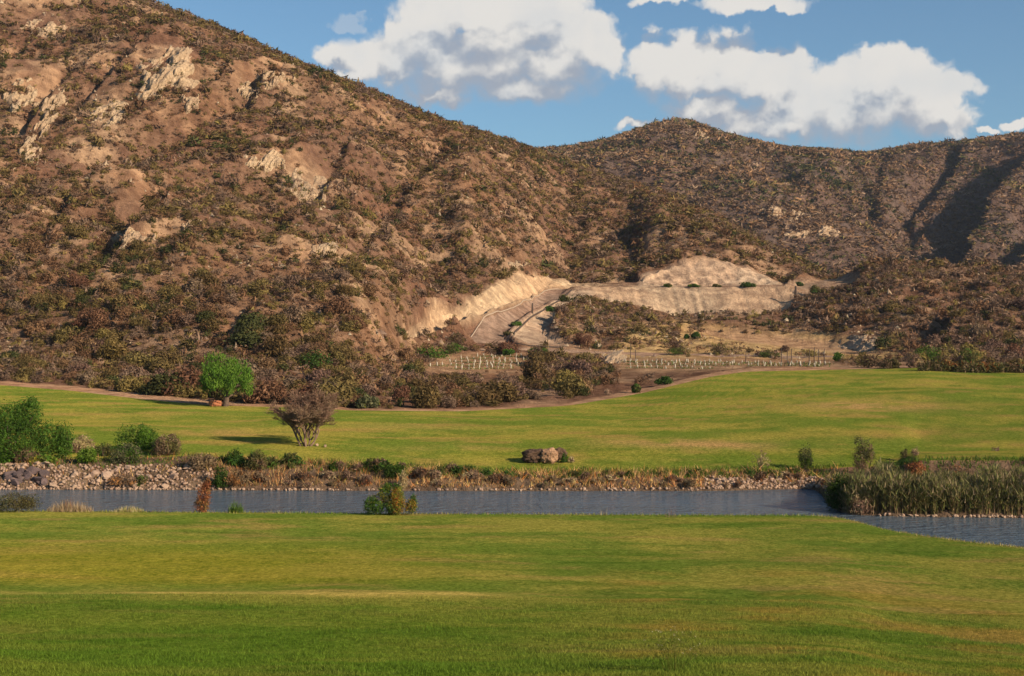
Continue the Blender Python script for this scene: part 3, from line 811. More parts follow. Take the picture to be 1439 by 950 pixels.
# ------------------------------------------------------------------ vines in white guards
def guard_mesh(seed):
    r = random.Random(seed); t = r.uniform(-.22, .22); h = r.uniform(.42, .62); w = .10
    V, Q = tube_np([([(0, 0, -.1), (t * .5, 0, h * .5), (t, 0, h)], [w, w, w * .9]),
                    ([(.09, 0, -.1), (.09, .02, h + .25)], [.018, .015])], 4)
    return mesh_np('vine_guard', V, Q, M_GUARD)


GUARDS = [guard_mesh(i) for i in range(6)]
rr = random.Random(3)
ga = []
for row, (x0, x1, y0, y1) in enumerate(((672, 735, 501, 502), (648, 752, 504.5, 507), (632, 742, 509, 510.5), (606, 738, 514.5, 514), (640, 722, 519, 518.5))):
    for x in np.arange(x0, x1, 8.6): ga.append((x + rr.uniform(-2, 2), y0 + (y1 - y0) * (x - x0) / (x1 - x0) + rr.uniform(-.8, .8)))
gb = []
for row, (x0, x1, y0, y1, st) in enumerate(((878, 1165, 509, 512, 6.5), (888, 1160, 512.5, 515, 8.5), (886, 1000, 517, 518, 10))):
    for x in np.arange(x0, x1, st): gb.append((x + rr.uniform(-3, 3), y0 + (y1 - y0) * (x - x0) / (x1 - x0) + rr.uniform(-.8, .8)))
for pts, lab, grp in ((ga, 'white vine guard on a stake in the small terraced plot below the dirt road bend', 'vine guards of the small plot below the road'),
                      (gb, 'white vine guard on a stake in the long flat plot behind the fairway mound', 'vine guards of the long plot behind the mound')):
    for i, (x, y) in enumerate(pts):
        p = hit(x, y)
        o = link('vine_guard', GUARDS[i % 6], loc=p, rz=rr.uniform(0, 6.3), sc=(1, 1, rr.uniform(.55, 1.1)))
        tag(o, lab, 'vine guard', grp)


# ------------------------------------------------------------------ foliage building
def unit(v): return v / (np.linalg.norm(v, axis=-1, keepdims=True) + 1e-9)


def leaf_cloud(r, n, lobes, size, outward=0.6, stretch=1.5, shell=0.55, droop=0.0, up=0.0):
    """n pointed leaves over ellipsoid lobes (x,y,z,rx,ry,rz); returns verts (n*4), quads, shade factor per leaf"""
    lob = np.array(lobes, float); w = lob[:, 3] * lob[:, 5]; w = w / w.sum()
    k = r.choice(len(lob), n, p=w); lb = lob[k]
    d = unit(r.normal(size=(n, 3))); rad = shell + (1 - shell) * r.random(n) ** 0.6
    rad = rad * (1 + 0.16 * r.normal(size=n))
    P = lb[:, :3] + d * lb[:, 3:] * rad[:, None]
    N = unit(d * outward + r.normal(size=(n, 3)) * (1 - outward) * 0.9 + np.array([0, 0, up]))
    T = unit(np.cross(N, r.normal(size=(n, 3))))
    if droop: T = unit(T * (1 - droop) + np.array([0, 0, -1.0]) * droop); N = unit(N - T * (N * T).sum(1, keepdims=True))
    B = np.cross(N, T); s = size * (0.55 + 0.9 * r.random(n))[:, None]
    V = np.stack([P - T * s * stretch, P + B * s * .5, P + T * s * stretch, P - B * s * .5], 1)
    ok = V[:, :, 2].min(1) > -0.05
    V = V[ok]; n = len(V)
    return V.reshape(-1, 3), np.arange(n * 4).reshape(n, 4), 0.72 + 0.56 * r.random(n), P[ok]


def dome_lobes(r, k, w, dpt, h, squash=1.0):
    """uneven mound of lobes w wide, h tall"""
    L = [(0, 0, h * .45, w * .34, dpt * .34, h * .42)]
    for i in range(k):
        a = r.random() * 6.283; q = (0.25 + 0.75 * r.random()) * 0.36
        x, y = math.cos(a) * q * w, math.sin(a) * q * dpt
        hh = h * (0.55 + 0.45 * r.random()) * (1 - 0.55 * (q / .5) ** 2)
        s = 0.11 + 0.12 * r.random()
        L.append((x, y, hh - h * s * .9, w * s, dpt * s, h * s * 1.1))
        L.append((x * 1.1, y * 1.1, hh * .4, w * s * 1.1, dpt * s * 1.1, hh * .38))
    return L


def stems(r, k, w, h, rad, top=.75):
    paths = []
    for i in range(k):
        a = r.random() * 6.283; q = r.random() * .32 * w
        e = np.array([math.cos(a) * q, math.sin(a) * q, h * top * (0.6 + .4 * r.random())]); mid = e * np.array([.35, .35, .5]) + r.normal(size=3) * .04 * w
        paths.append(([(0.02 * math.cos(a), 0.02 * math.sin(a), -.15), mid, e], [rad, rad * .7, rad * .25]))
    return tube_np(paths, 4)


def colmix(r, shade, cols, P=None, fr=2.0):
    c = np.array(cols, float); k = len(c)
    if P is not None:
        t = np.clip((fbm(P[:, 0] * fr, P[:, 2] * fr + P[:, 1] * fr * .7, 2, 7) * .5 + .5 + r.normal(size=len(P)) * .15) * k, 0, k - 1e-3).astype(int)
    else: t = r.integers(0, k, len(shade))
    return c[t] * shade[:, None]


def bush(name, label, cat, px, py, wpx, hpx, cols, n, leaf=0.05, lobes=6, near=False, group=None, mat=None, stretch=1.5, outward=.5, stem_k=8, stem_r=.02, seed=0, custom=None, stem_mat=None, shell=.5, droop=0, depth=.85):
    r = np.random.default_rng(1000 + seed + int(px) * 7 + int(py))
    p = lawn_hit(px, py) if near else hit(px, py)
    k = p[1] / F; w, h = wpx * k, hpx * k
    root = bpy.data.objects.new(name, None); COL.objects.link(root); root.location = p; root.empty_display_size = .2
    tag(root, label, cat, group)
    lb = custom(w, h) if custom else dome_lobes(r, lobes, w, w * depth, h)
    V, Q, s, P = leaf_cloud(r, n, lb, leaf, outward, stretch, shell, droop)
    link('foliage', mesh_np('foliage', V, Q, mat or M_LEAF, fcol=colmix(r, s, cols, P, 2.2 / max(w, .6))), root)
    V, Q = stems(r, stem_k, w, h, stem_r)
    link('stem', mesh_np('stem', V, Q, stem_mat or M_BARK), root)
    return root


GREEN = [(0.075, 0.15, 0.022), (0.055, 0.115, 0.018), (0.095, 0.17, 0.03)]
DGREEN = [(0.035, 0.065, 0.016), (0.05, 0.09, 0.02), (0.065, 0.11, 0.022)]
BGREEN = [(0.12, 0.23, 0.03), (0.09, 0.18, 0.02), (0.15, 0.25, 0.04)]
OLIVE = [(0.11, 0.10, 0.035), (0.085, 0.08, 0.03), (0.14, 0.12, 0.045)]
GREYG = [(0.12, 0.125, 0.06), (0.085, 0.095, 0.045), (0.17, 0.165, 0.085)]
BROWN = [(0.17, 0.11, 0.065), (0.125, 0.08, 0.05), (0.21, 0.145, 0.085)]
RUST = [(0.30, 0.125, 0.045), (0.23, 0.09, 0.035), (0.36, 0.17, 0.065)]
STRAWC = [(0.42, 0.32, 0.16), (0.34, 0.25, 0.12), (0.50, 0.40, 0.22)]
YELL = [(0.20, 0.19, 0.03), (0.28, 0.22, 0.035), (0.13, 0.15, 0.025)]
PINKB = [(0.24, 0.15, 0.10), (0.19, 0.115, 0.08), (0.28, 0.19, 0.12)]


def big_left(w, h):
    return [(-.32 * w, 0, h * .55, .20 * w, .22 * w, h * .34), (-.05 * w, 0, h * .62, .20 * w, .24 * w, h * .30), (.14 * w, 0, h * .74, .14 * w, .16 * w, h * .27), (.06 * w, -.1 * w, h * .36, .26 * w, .24 * w, h * .33),
            (-.3 * w, -.08 * w, h * .30, .24 * w, .22 * w, h * .28), (.32 * w, 0, h * .33, .13 * w, .14 * w, h * .30), (.2 * w, -.05 * w, h * .94, .05 * w, .06 * w, h * .1), (-.42 * w, .1 * w, h * .8, .07 * w, .08 * w, h * .14)]


bush('green_bush', 'largest green feathery bush on the rubble bank at the end of the pond', 'bush', 18, 646, 150, 86, [(0.06, 0.14, 0.022), (0.085, 0.185, 0.028), (0.05, 0.11, 0.018)], 21000, .05, custom=big_left, stem_r=.05, stretch=1.9, seed=1)
bush('green_bush', 'tall narrow bright green bush right beside the largest bush on the stone bank', 'bush', 92, 645, 38, 60, GREEN + BGREEN[1:2], 3000, .045, lobes=5, stretch=1.9, seed=2)
bush('green_bush', 'rounded green bush on the stone bank with a brown brush patch at its side', 'bush', 196, 634, 66, 46, GREEN + BGREEN[1:2], 4200, .05, lobes=8, stretch=1.7, seed=3)
bush('green_bush', 'small bright green leafy bush low on top of the stone bank', 'bush', 124, 650, 34, 26, BGREEN, 1500, .06, seed=4)
bush('shrub', 'grey green shrub spreading below the rounded green bush on the stone bank', 'shrub', 178, 651, 52, 32, GREYG + GREEN[:1], 2600, .045, lobes=8, seed=5)
bush('dry_shrub', 'tan dry brush behind the small bright green leafy bush', 'shrub', 112, 636, 50, 26, PINKB + STRAWC[:1], 1600, .04, seed=6, mat=M_DRY, stretch=3)
bush('dry_shrub', 'brown dry brush between the rounded green bush and the mown grass', 'shrub', 236, 640, 56, 34, BROWN + OLIVE[:1], 2400, .04, seed=7, mat=M_DRY, stretch=3)
bush('shrub', 'dark olive shrub low between the bright bush and the rounded bush', 'shrub', 146, 641, 34, 22, DGREEN + OLIVE, 1300, .045, seed=8)
bush('shrub', 'low yellow green weeds at the top edge of the stone bank', 'shrub', 62, 651, 40, 15, YELL + BGREEN[:1], 900, .05, seed=9)
bush('dry_shrub', 'thin brown brush in front of the largest green bush', 'shrub', 34, 649, 44, 24, BROWN, 1100, .04, seed=10, mat=M_DRY, stretch=3)
bush('shrub', 'small bright green weed clump at the very end of the stone bank', 'shrub', 8, 650, 30, 18, BGREEN, 700, .05, seed=11)
bush('shrub', 'rounded olive brown shrub on the bank below the bare tree', 'shrub', 364, 660, 34, 30, OLIVE + BROWN[:1], 1700, .045, seed=12)
bush('dry_shrub', 'rusty brown shrub at the water edge below the rounded olive shrub', 'shrub', 340, 682, 42, 28, RUST + BROWN, 1700, .04, seed=13, mat=M_DRY, stretch=2.4)
bush('shrub', 'dark shaded shrub where the stone bank meets the grass bank', 'shrub', 311, 686, 30, 36, DGREEN, 1300, .045, seed=14)
bush('dry_shrub', 'tan dry brush at the end of the stone bank near the mown grass', 'shrub', 285, 660, 46, 26, PINKB + BROWN, 1500, .04, seed=15, mat=M_DRY, stretch=3)
bush('dry_shrub', 'rust coloured brush growing out of the rubble stones', 'shrub', 172, 682, 44, 20, RUST + PINKB, 900, .04, seed=16, mat=M_DRY, stretch=3)
bush('shrub', 'green weed clump standing in the rubble stones above the water', 'shrub', 199, 684, 20, 20, GREEN + OLIVE, 600, .04, seed=17)
bush('shrub', 'dark green shrub at the bank top behind the yellow green waterside bush', 'shrub', 557, 672, 44, 24, DGREEN + GREEN[1:2], 1800, .045, seed=18)
bush('dry_shrub', 'pale straw coloured clump on the bank behind the yellow green waterside bush', 'shrub', 566, 688, 18, 28, STRAWC, 900, .03, seed=19, mat=M_DRY, stretch=4, outward=.2)
bush('shrub', 'grey olive waterside bush on the near shore at the pond end', 'bush', 22, 719, 74, 33, GREYG + OLIVE, 3600, .035, lobes=10, near=True, seed=20)
bush('shrub', 'thin pale shrub with almost no leaves on the far bank', 'shrub', 1068, 660, 40, 36, PINKB + STRAWC[:1], 300, .03, seed=21, mat=M_DRY, stretch=3, stem_k=16, stem_r=.012)
bush('shrub', 'small grey green upright shrub on the far bank near the island', 'shrub', 1131, 659, 30, 38, GREYG[:2] + DGREEN[2:], 1400, .04, seed=22, lobes=7)
bush('shrub', 'dark green bush behind the reeds at the tip of the island', 'shrub', 1247, 676, 56, 34, DGREEN + OLIVE[:1], 2600, .05, seed=24)
bush('dry_shrub', 'red brown shrub in front of the earth step of the raised green', 'shrub', 1284, 672, 38, 28, RUST, 1700, .04, seed=25, mat=M_DRY)
bush('dry_shrub', 'red brown scrub beside the grey reeds at the raised green', 'shrub', 1345, 672, 40, 24, RUST + PINKB, 1500, .04, seed=26, mat=M_DRY)
bush('shrub', 'dark leafy shrub overhanging the water at the island tip', 'shrub', 1180, 718, 48, 54, DGREEN + [(0.06, 0.065, 0.03)], 3400, .045, lobes=9, seed=27, depth=.8)
bush('shrub', 'dark olive shrub between the leafless branching shrub and the reeds', 'shrub', 1232, 712, 46, 40, DGREEN + OLIVE[1:2], 2600, .045, lobes=9, seed=40, depth=.8)
bush('shrub', 'olive shrub at the tip of the island below the tall wispy shrub', 'shrub', 1200, 700, 54, 38, OLIVE + DGREEN + GREYG[:1], 2600, .045, lobes=9, seed=41, depth=.8)
bush('shrub', 'tiny green shrub growing against the boulders on the fairway', 'shrub', 794, 650, 14, 15, DGREEN + GREEN[:1], 500, .04, seed=28)
bush('dry_shrub', 'tiny dry tuft beside the boulders on the fairway', 'shrub', 802, 650, 10, 11, STRAWC + PINKB, 200, .03, seed=29, mat=M_DRY, stretch=3)
bush('shrub', 'small olive shrub on the fairway above the dark island bush', 'shrub', 1271, 643, 14, 13, OLIVE, 400, .04, seed=30)
bush('dry_shrub', 'faint tan shrub on the fairway above the raised green', 'shrub', 1287, 640, 18, 14, PINKB + STRAWC[:1], 250, .03, seed=31, mat=M_DRY, stretch=3)
bush('shrub', 'low tan tuft on the fairway slope above the raised green', 'shrub', 1400, 634, 16, 7, STRAWC + PINKB, 160, .035, seed=32, mat=M_DRY)


def wispy(w, h):
    return [(-.12 * w, 0, h * .42, .26 * w, .26 * w, h * .32), (.08 * w, 0, h * .66, .28 * w, .26 * w, h * .24), (-.18 * w, 0, h * .88, .16 * w, .14 * w, h * .12), (.22 * w, 0, h * .5, .2 * w, .2 * w, h * .2), (.0, 0, h * .2, .18 * w, .18 * w, h * .2)]


bush('shrub', 'tall wispy olive shrub with dry pinkish top above the island reeds', 'shrub', 1213, 668, 40, 56, GREYG + OLIVE + PINKB, 2200, .035, custom=wispy, seed=23, stretch=2.4, stem_k=12)


def shore_bush(w, h):
    return [(-.36 * w, 0, h * .28, .10 * w, .12 * w, h * .26), (-.22 * w, -.05 * w, h * .25, .13 * w, .14 * w, h * .22), (-.10 * w, .03 * w, h * .62, .12 * w, .13 * w, h * .34), (-.28 * w, .02 * w, h * .48, .07 * w, .08 * w, h * .16),
            (.10 * w, 0, h * .55, .12 * w, .13 * w, h * .40), (.06 * w, -.06 * w, h * .28, .16 * w, .14 * w, h * .28), (.34 * w, 0, h * .26, .11 * w, .11 * w, h * .22), (.38 * w, 0, h * .5, .05 * w, .05 * w, h * .14), (-.04 * w, 0, h * .88, .07 * w, .07 * w, h * .12)]


sb = bush('waterside_bush', 'yellow green bush with orange stems on the near shore of the pond', 'bush', 549, 724, 84, 45, DGREEN + GREEN + YELL, 6000, .032, near=True, custom=shore_bush, seed=33, stem_k=14, stretch=2)
r_ = np.random.default_rng(5); pk = sb.location.y / F; w_, h_ = 84 * pk, 45 * pk
V, Q, s, P = leaf_cloud(r_, 1100, [(.14 * w_, -.08 * w_, h_ * .3, .13 * w_, .12 * w_, h_ * .3), (.36 * w_, -.04 * w_, h_ * .3, .08 * w_, .08 * w_, h_ * .22), (.08 * w_, -.1 * w_, h_ * .6, .07 * w_, .07 * w_, h_ * .28)], .03, .4, 2.0)
link('withered_foliage', mesh_np('withered_foliage', V, Q, M_LEAF, fcol=colmix(r_, s, [(0.30, 0.17, 0.03), (0.27, 0.20, 0.03), (0.33, 0.13, 0.03)], P)), sb)


# ------------------------------------------------------------------ blades: tufts, bank grass, reeds, lawn
def blades(r, P, h, w, lean, cols, segs=1):
    """one bent blade per root P (n,3): heights h, widths w"""
    n = len(P); a = r.random(n) * 6.283; b = r.random(n) * 6.283
    side = np.stack([np.cos(a), np.sin(a), 0 * a], 1) * (w / 2)[:, None]
    ld = np.stack([np.cos(b), np.sin(b), 0 * b], 1) * (h * lean * r.random(n))[:, None]
    up = np.zeros((n, 3)); up[:, 2] = h
    if segs == 1:
        V = np.stack([P - side, P + side, P + up + ld], 1); return V.reshape(-1, 3), np.arange(3 * n).reshape(n, 3), cols
    m1 = P + up * .55 + ld * .3
    V = np.stack([P - side, P + side, m1 + side * .8, m1 - side * .8, P + up + ld], 1); i_ = np.arange(n) * 5
    return V.reshape(-1, 3), [np.stack([i_, i_ + 1, i_ + 2, i_ + 3], 1), np.stack([i_ + 3, i_ + 2, i_ + 4], 1)], np.concatenate([cols, cols])


def tuft(name, label, px, py, wpx, hpx, cols, n, near=True, bw=.02, lean=.5, cat='grass tuft', group=None, seed=0):
    r = np.random.default_rng(50 + seed + int(px)); p = lawn_hit(px, py) if near else hit(px, py); k = p[1] / F; w, h = wpx * k, hpx * k
    q = np.sqrt(r.random(n)) * w / 2; a = r.random(n) * 6.283
    P = np.stack([q * np.cos(a), q * np.sin(a) * .6, np.full(n, -.05)], 1)
    hh = h * (0.35 + .7 * r.random(n)) * (1 - .55 * (q / (w / 2)) ** 2)
    V, Q, c = blades(r, P, hh, np.full(n, bw), lean, colmix(r, .75 + .5 * r.random(n), cols), 2)
    o = link(name, mesh_np(name, V, Q, M_DRY, fcol=c), loc=p); tag(o, label, cat, group); return o


tuft('grass_tuft', 'wide pale straw tuft on the near shore beside the grey olive bush', 98, 719, 66, 20, STRAWC, 700, seed=1)
tuft('dry_stalks', 'red brown stalks rising out of the wide pale straw tuft', 96, 718, 14, 34, RUST + PINKB, 60, lean=.3, seed=2, cat='dry stalks')
tuft('grass_tuft', 'low pale green tuft on the near shore next to the wide straw tuft', 181, 720, 46, 13, STRAWC + YELL[:1], 380, seed=3)
tuft('grass_tuft', 'small fresh green tuft on the near shore next to the rust coloured plant', 331, 721, 22, 23, BGREEN + GREEN, 260, lean=.35, seed=4)
tuft('dry_stalks', 'three thin straw stalks on the near shore in mid pond', 848, 725, 12, 20, PINKB + STRAWC, 26, bw=.014, lean=.3, seed=5, cat='dry stalks')
tuft('dry_stalks', 'fan of thin straw stalks on the near shore towards the island', 943, 727, 18, 22, PINKB + STRAWC, 34, bw=.014, lean=.5, seed=6, cat='dry stalks')
bush('rusty_plant', 'tall rust coloured dry plant standing on the near shore of the pond', 'plant', 286, 720, 30, 40, RUST + [(0.25, 0.16, 0.05)], 1900, .03, near=True, seed=34, mat=M_DRY, stretch=2.6, outward=.25,
     custom=lambda w, h: [(0, 0, h * .5, .32 * w, .3 * w, h * .52), (-.1 * w, 0, h * .25, .36 * w, .3 * w, h * .28), (.22 * w, 0, h * 1.0, .1 * w, .1 * w, h * .3), (.12 * w, 0, h * .7, .22 * w, .2 * w, h * .4)])
bush('dry_shrub', 'pale leafless branching shrub at the island tip above the water', 'shrub', 1209, 724, 40, 32, STRAWC + PINKB, 500, .03, seed=35, mat=M_DRY, stretch=3.5, stem_k=16, stem_r=.02, stem_mat=M_PALEBARK)


def scatter(r, n, x0, x1, ra, rb):
    px = r.uniform(x0, x1, n); t = r.random(n); P = np.empty((n, 3))
    for i in range(n):
        c = col_of(px[i]); f = ra + t[i] * (rb - ra); j = int(f); g = f - j
        d = DG[j, c] * (1 - g) + DG[j + 1, c] * g; P[i] = ((px[i] - CX) / F * d, d, Z1[j, c] * (1 - g) + Z1[j + 1, c] * g)
    return P, px, t


# dry grass on the bank face and green weeds along its top
r_ = np.random.default_rng(60)
P, px, t = scatter(r_, 26000, -40, 1180, RI['w1'] + 1, RI['b2'])
keep = r_.random(len(P)) < np.where(px < 300, .22, np.where(px > 990, .55, 1.0)) * sst(fbm(px / 18, t * 2.2, 3, 9), -.75, .1)
P, px, t = P[keep], px[keep], t[keep]; n = len(P)
c = colmix(r_, .7 + .6 * r_.random(n), STRAWC[1:2] + PINKB + RUST[1:2] + BROWN[:1] + OLIVE[:1])
tone = sst(fbm(px / 25, t * 3, 3, 13), -.3, .5)[:, None]; c = c * (0.8 + .5 * tone)
c = c * np.where(px > 560, 1.95, 1.45)[:, None] * np.array([1.10, .95, .72])
V, Q, c = blades(r_, P, .08 + .42 * r_.random(n) ** 1.5 * (.3 + 1.1 * sst(fbm(px / 9, t * 2, 3, 19), -.4, .5)), .025 + .03 * r_.random(n), 1.3, c)
tag(link('bank_grass', mesh_np('bank_grass', V, Q, M_DRY, fcol=c)), kind='stuff', label='dry orange brown grass covering the far bank of the pond')
P, px, t = scatter(r_, 25000, -40, 1640, RI['b1'] - 2, RI['b2'] + 1.5)
dens = np.interp(px, [0, 320, 440, 480, 700, 760, 830, 880, 960, 1180, 1270, 1290], [.25, .3, .5, 1, 1, .55, 1, .5, .9, .55, .6, 1.6]) * sst(fbm(px / 14, t, 3, 29), -.6, .3)
keep = r_.random(len(P)) < dens; P, px = P[keep], px[keep]; n = len(P)
V, Q, c = blades(r_, P, .08 + .26 * r_.random(n), .04 + .04 * r_.random(n), .9, colmix(r_, .8 + .6 * r_.random(n), GREEN + BGREEN[1:2] + DGREEN[2:] + OLIVE[:1]))
tag(link('bank_weeds', mesh_np('bank_weeds', V, Q, M_LEAF, fcol=c)), kind='stuff', label='dark green weeds along the top of the far bank')

CL = []
for ci, cols in enumerate((GREEN + DGREEN, DGREEN + OLIVE, OLIVE + PINKB, RUST[:2] + BROWN, STRAWC + PINKB)):
    r = np.random.default_rng(900 + ci); V, Q, s, P = leaf_cloud(r, 420, dome_lobes(r, 6, 1.0, 1.0, .55), .05, .4, 2.0)
    CL.append(mesh_np('bank_clump', V, Q, M_DRY if ci > 2 else M_LEAF, fcol=colmix(r, s, cols, P, 2)))
CLN = ('green weed clump', 'dark green weed clump', 'olive brown clump', 'rust brown clump', 'straw coloured clump')
rr = random.Random(17)
for i in range(95):
    x = rr.choice((rr.uniform(300, 700), rr.uniform(700, 1165))); top = rr.random() < .5
    y = (np.interp(x, [300, 450, 560, 700, 1150], [648, 655, 661, 668, 664]) + rr.uniform(-1, 5)) if top else rr.uniform(672, 686)
    ci = rr.choice((0, 0, 1, 2)) if top else rr.choice((2, 3, 3, 4, 4))
    p = hit(x, y); s_ = rr.uniform(.5, 1.25) * (1.15 if x < 700 else .8)
    wh = 'near the stone heap' if x < 550 else ('below the boulders' if x < 850 else 'towards the island')
    o = link('bank_clump', CL[ci], loc=p, rz=rr.uniform(0, 6.28), sc=(s_ * rr.uniform(.8, 1.3), s_, s_ * rr.uniform(.7, 1.3)))
    tag(o, '%s %s of the far bank %s' % (CLN[ci], 'on top' if top else 'low', wh), 'plant', '%ss %s of the far bank %s' % (CLN[ci], 'on top' if top else 'low', wh))

r_ = np.random.default_rng(63)
gp = np.array([hit(x, y) for x, y in ga + gb]); gp = np.repeat(gp, 26, 0) + np.stack([r_.normal(size=len(gp) * 26) * .5, r_.normal(size=len(gp) * 26) * .7, 0 * np.zeros(len(gp) * 26)], 1)
V, Q, c = blades(r_, gp, .12 + .3 * r_.random(len(gp)), .08 + .08 * r_.random(len(gp)), 1.6, colmix(r_, .7 + .6 * r_.random(len(gp)), OLIVE + GREEN[:1] + STRAWC[1:2]))
tag(link('young_vines', mesh_np('young_vines', V, Q, M_LEAF, fcol=c)), kind='stuff', label='young vine leaves and weeds around the white vine guards')

# reeds of the island
r_ = np.random.default_rng(61)
P, px, t = scatter(r_, 6500, 1163, 1640, RI['w1'] + .5, RI['b1'] - 1)
keep = (r_.random(len(P)) < sst(px, 1158, 1200) * (.55 + .45 * sst(fbm(px / 22, t * 2, 2, 3), -.4, .3))) & ~((px > 1262) & (px < 1300) & (t > .55)) & ~((px > 1225) & (px < 1265) & (t > .7))
P, px, t = P[keep], px[keep], t[keep]; n = len(P)
ytop_ = np.interp(px, [1155, 1175, 1195, 1220, 1250, 1300, 1350, 1439, 1640], [705, 686, 672, 658, 652, 664, 668, 662, 655]) + fbm(px / 30, t * 1.2, 3, 8) * 16 + 3
H = np.clip(CAMH - (ytop_ - CY) * P[:, 1] / F - P[:, 2], .5, 3.2) * (.62 + .38 * sst(t, 0, .4)) * (.55 + .5 * r_.random(n))
bx = []; cs = []; fs = []
REED = [(0.125, 0.142, 0.042), (0.09, 0.108, 0.034), (0.19, 0.18, 0.062), (0.24, 0.18, 0.08)]
tr_ = fbm(px / 14, t * 3, 2, 77)[:, None]
V1, Q1, c1 = blades(r_, P, H, np.full(n, .045), .22, colmix(r_, .7 + .6 * r_.random(n), [(0.26, 0.19, 0.10), (0.19, 0.15, 0.07), (0.2, 0.19, 0.07)]), 1)
k = 7; PP = np.repeat(P, k, 0); HH = np.repeat(H, k); q = .2 + .75 * r_.random(n * k); PP = PP + np.stack([r_.normal(size=n * k) * .06, r_.normal(size=n * k) * .06, HH * q], 1)
V2, Q2, c2 = blades(r_, PP, .22 + .32 * r_.random(n * k), .035 + .03 * r_.random(n * k), 1.5, colmix(r_, .65 + .7 * r_.random(n * k), REED) * (1 + .4 * np.repeat(tr_, k, 0)), 1)
k2 = 4; PT = np.repeat(P, k2, 0); PT = PT + np.stack([r_.normal(size=n * k2) * .1, r_.normal(size=n * k2) * .1, np.repeat(H, k2) * (.88 + .1 * r_.random(n * k2))], 1)
V3, Q3, c3 = blades(r_, PT, .18 + .22 * r_.random(n * k2), .05 + .04 * r_.random(n * k2), 1.1, colmix(r_, .7 + .6 * r_.random(n * k2), [(0.27, 0.215, 0.12), (0.18, 0.18, 0.07), (0.145, 0.165, 0.055)]) * (1 + .5 * np.repeat(tr_, k2, 0)), 1)
V = np.concatenate([V1, V2, V3]); Q = np.concatenate([Q1, Q2 + len(V1), Q3 + len(V1) + len(V2)]); c = np.concatenate([c1, c2, c3])
tag(link('reeds', mesh_np('reeds', V, Q, M_DRY, fcol=c)), kind='stuff', label='dense stand of grey green reeds on the island in the pond')

# mown blades of the nearest lawn and taller fringe at the water
r_ = np.random.default_rng(62)
n = 300000
d = 22 + 18.5 * r_.random(n) ** 1.5; px = r_.uniform(-160, 1600, n); X = (px - CX) / F * d
zz = lawn_z(X, d); cc = lawn_col(X, d) * (0.55 + 1.0 * r_.random(n))[:, None]
P = np.stack([X, d, zz - .004], 1)
hgt = (.022 + .045 * r_.random(n)) * (.7 + .8 * sst(fbm(X / 1.2, d / 1.2, 3, 41), -.4, .6))
V, Q, c = blades(r_, P, hgt, .008 + .010 * r_.random(n), 1.3, cc)
n2 = 9000; px2 = r_.uniform(-200, 1640, n2); dl = np.interp(px2, PXL, lipd) - r_.random(n2) ** 2 * .9 + .12; X2 = (px2 - CX) / F * dl
P2 = np.stack([X2, dl, lawn_z(X2, dl) - .01], 1)
c2_ = lawn_col(X2, dl) * (.8 + .7 * r_.random(n2))[:, None]; dry = (r_.random(n2) < np.where(px2 > 1150, .6, .18))[:, None]; c2_ = np.where(dry, np.array([.40, .30, .13]) * (.7 + .5 * r_.random(n2))[:, None], c2_)
V2, Q2, c2 = blades(r_, P2, .05 + .13 * r_.random(n2) ** 2, .02 + .015 * r_.random(n2), .8, c2_)
tag(link('lawn_grass', mesh_np('lawn_grass', np.concatenate([V, V2]), np.concatenate([Q, Q2 + len(V)]), M_LEAF, fcol=np.concatenate([c, c2]))), kind='stuff', label='short green grass blades of the nearest lawn')

# flowering weed at the bottom of the view
p = lawn_hit(948, 944); r_ = np.random.default_rng(64)
wd = bpy.data.objects.new('flowering_weed', None); COL.objects.link(wd); wd.location = p; tag(wd, 'thin pale flowering weed standing in the nearest lawn', 'weed')
paths = []; tips = []
for i in range(34):
    a = r_.random() * 6.283; q = r_.random() * .55; h = .35 + .42 * r_.random(); e = np.array([math.cos(a) * q, math.sin(a) * q * .6, h]); tips.append(e)
    paths.append(([(q * .3 * math.cos(a), q * .2 * math.sin(a), -.02), e * [.6, .6, .55], e], [.004, .003, .002]))
V, Q = tube_np(paths, 3); link('stem', mesh_np('stem', V, Q, M_LEAF, fcol=np.tile([(.14, .16, .03)], (len(Q), 1))), wd)
V, Q, s, _ = leaf_cloud(r_, 520, [(*(e * [.85, .85, .7]), .08, .08, .14) for e in tips], .012, .3, 2.0); link('leaves', mesh_np('leaves', V, Q, M_LEAF, fcol=colmix(r_, s, [(.14, .17, .03), (.19, .19, .05)])), wd)
V, Q, s, _ = leaf_cloud(r_, 150, [(*e, .025, .025, .02) for e in tips], .009, .3, 1.2); link('flower_heads', mesh_np('flower_heads', V, Q, M_LEAF, fcol=colmix(r_, s, [(.5, .44, .22), (.55, .5, .32)])), wd)


# ------------------------------------------------------------------ stones and boulders
def hull_stone(seed, npts=16, flat=.75):
    r = np.random.default_rng(seed); bm = bmesh.new()
    for d in unit(r.normal(size=(npts, 3))): bm.verts.new(d * np.array([1, .85, flat]) * (0.8 + .2 * r.random()))
    g = bmesh.ops.convex_hull(bm, input=bm.verts)
    bmesh.ops.delete(bm, geom=[e for e in g['geom_interior'] if isinstance(e, bmesh.types.BMVert)], context='VERTS')
    me = bpy.data.meshes.new('stone'); bm.to_mesh(me); bm.free(); return me


STN = []
for i in range(7):
    me = hull_stone(200 + i, 18); me.materials.append(M_STONE); STN.append(me)
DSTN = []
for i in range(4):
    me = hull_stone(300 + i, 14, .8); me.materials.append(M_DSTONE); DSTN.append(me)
rr = random.Random(11)


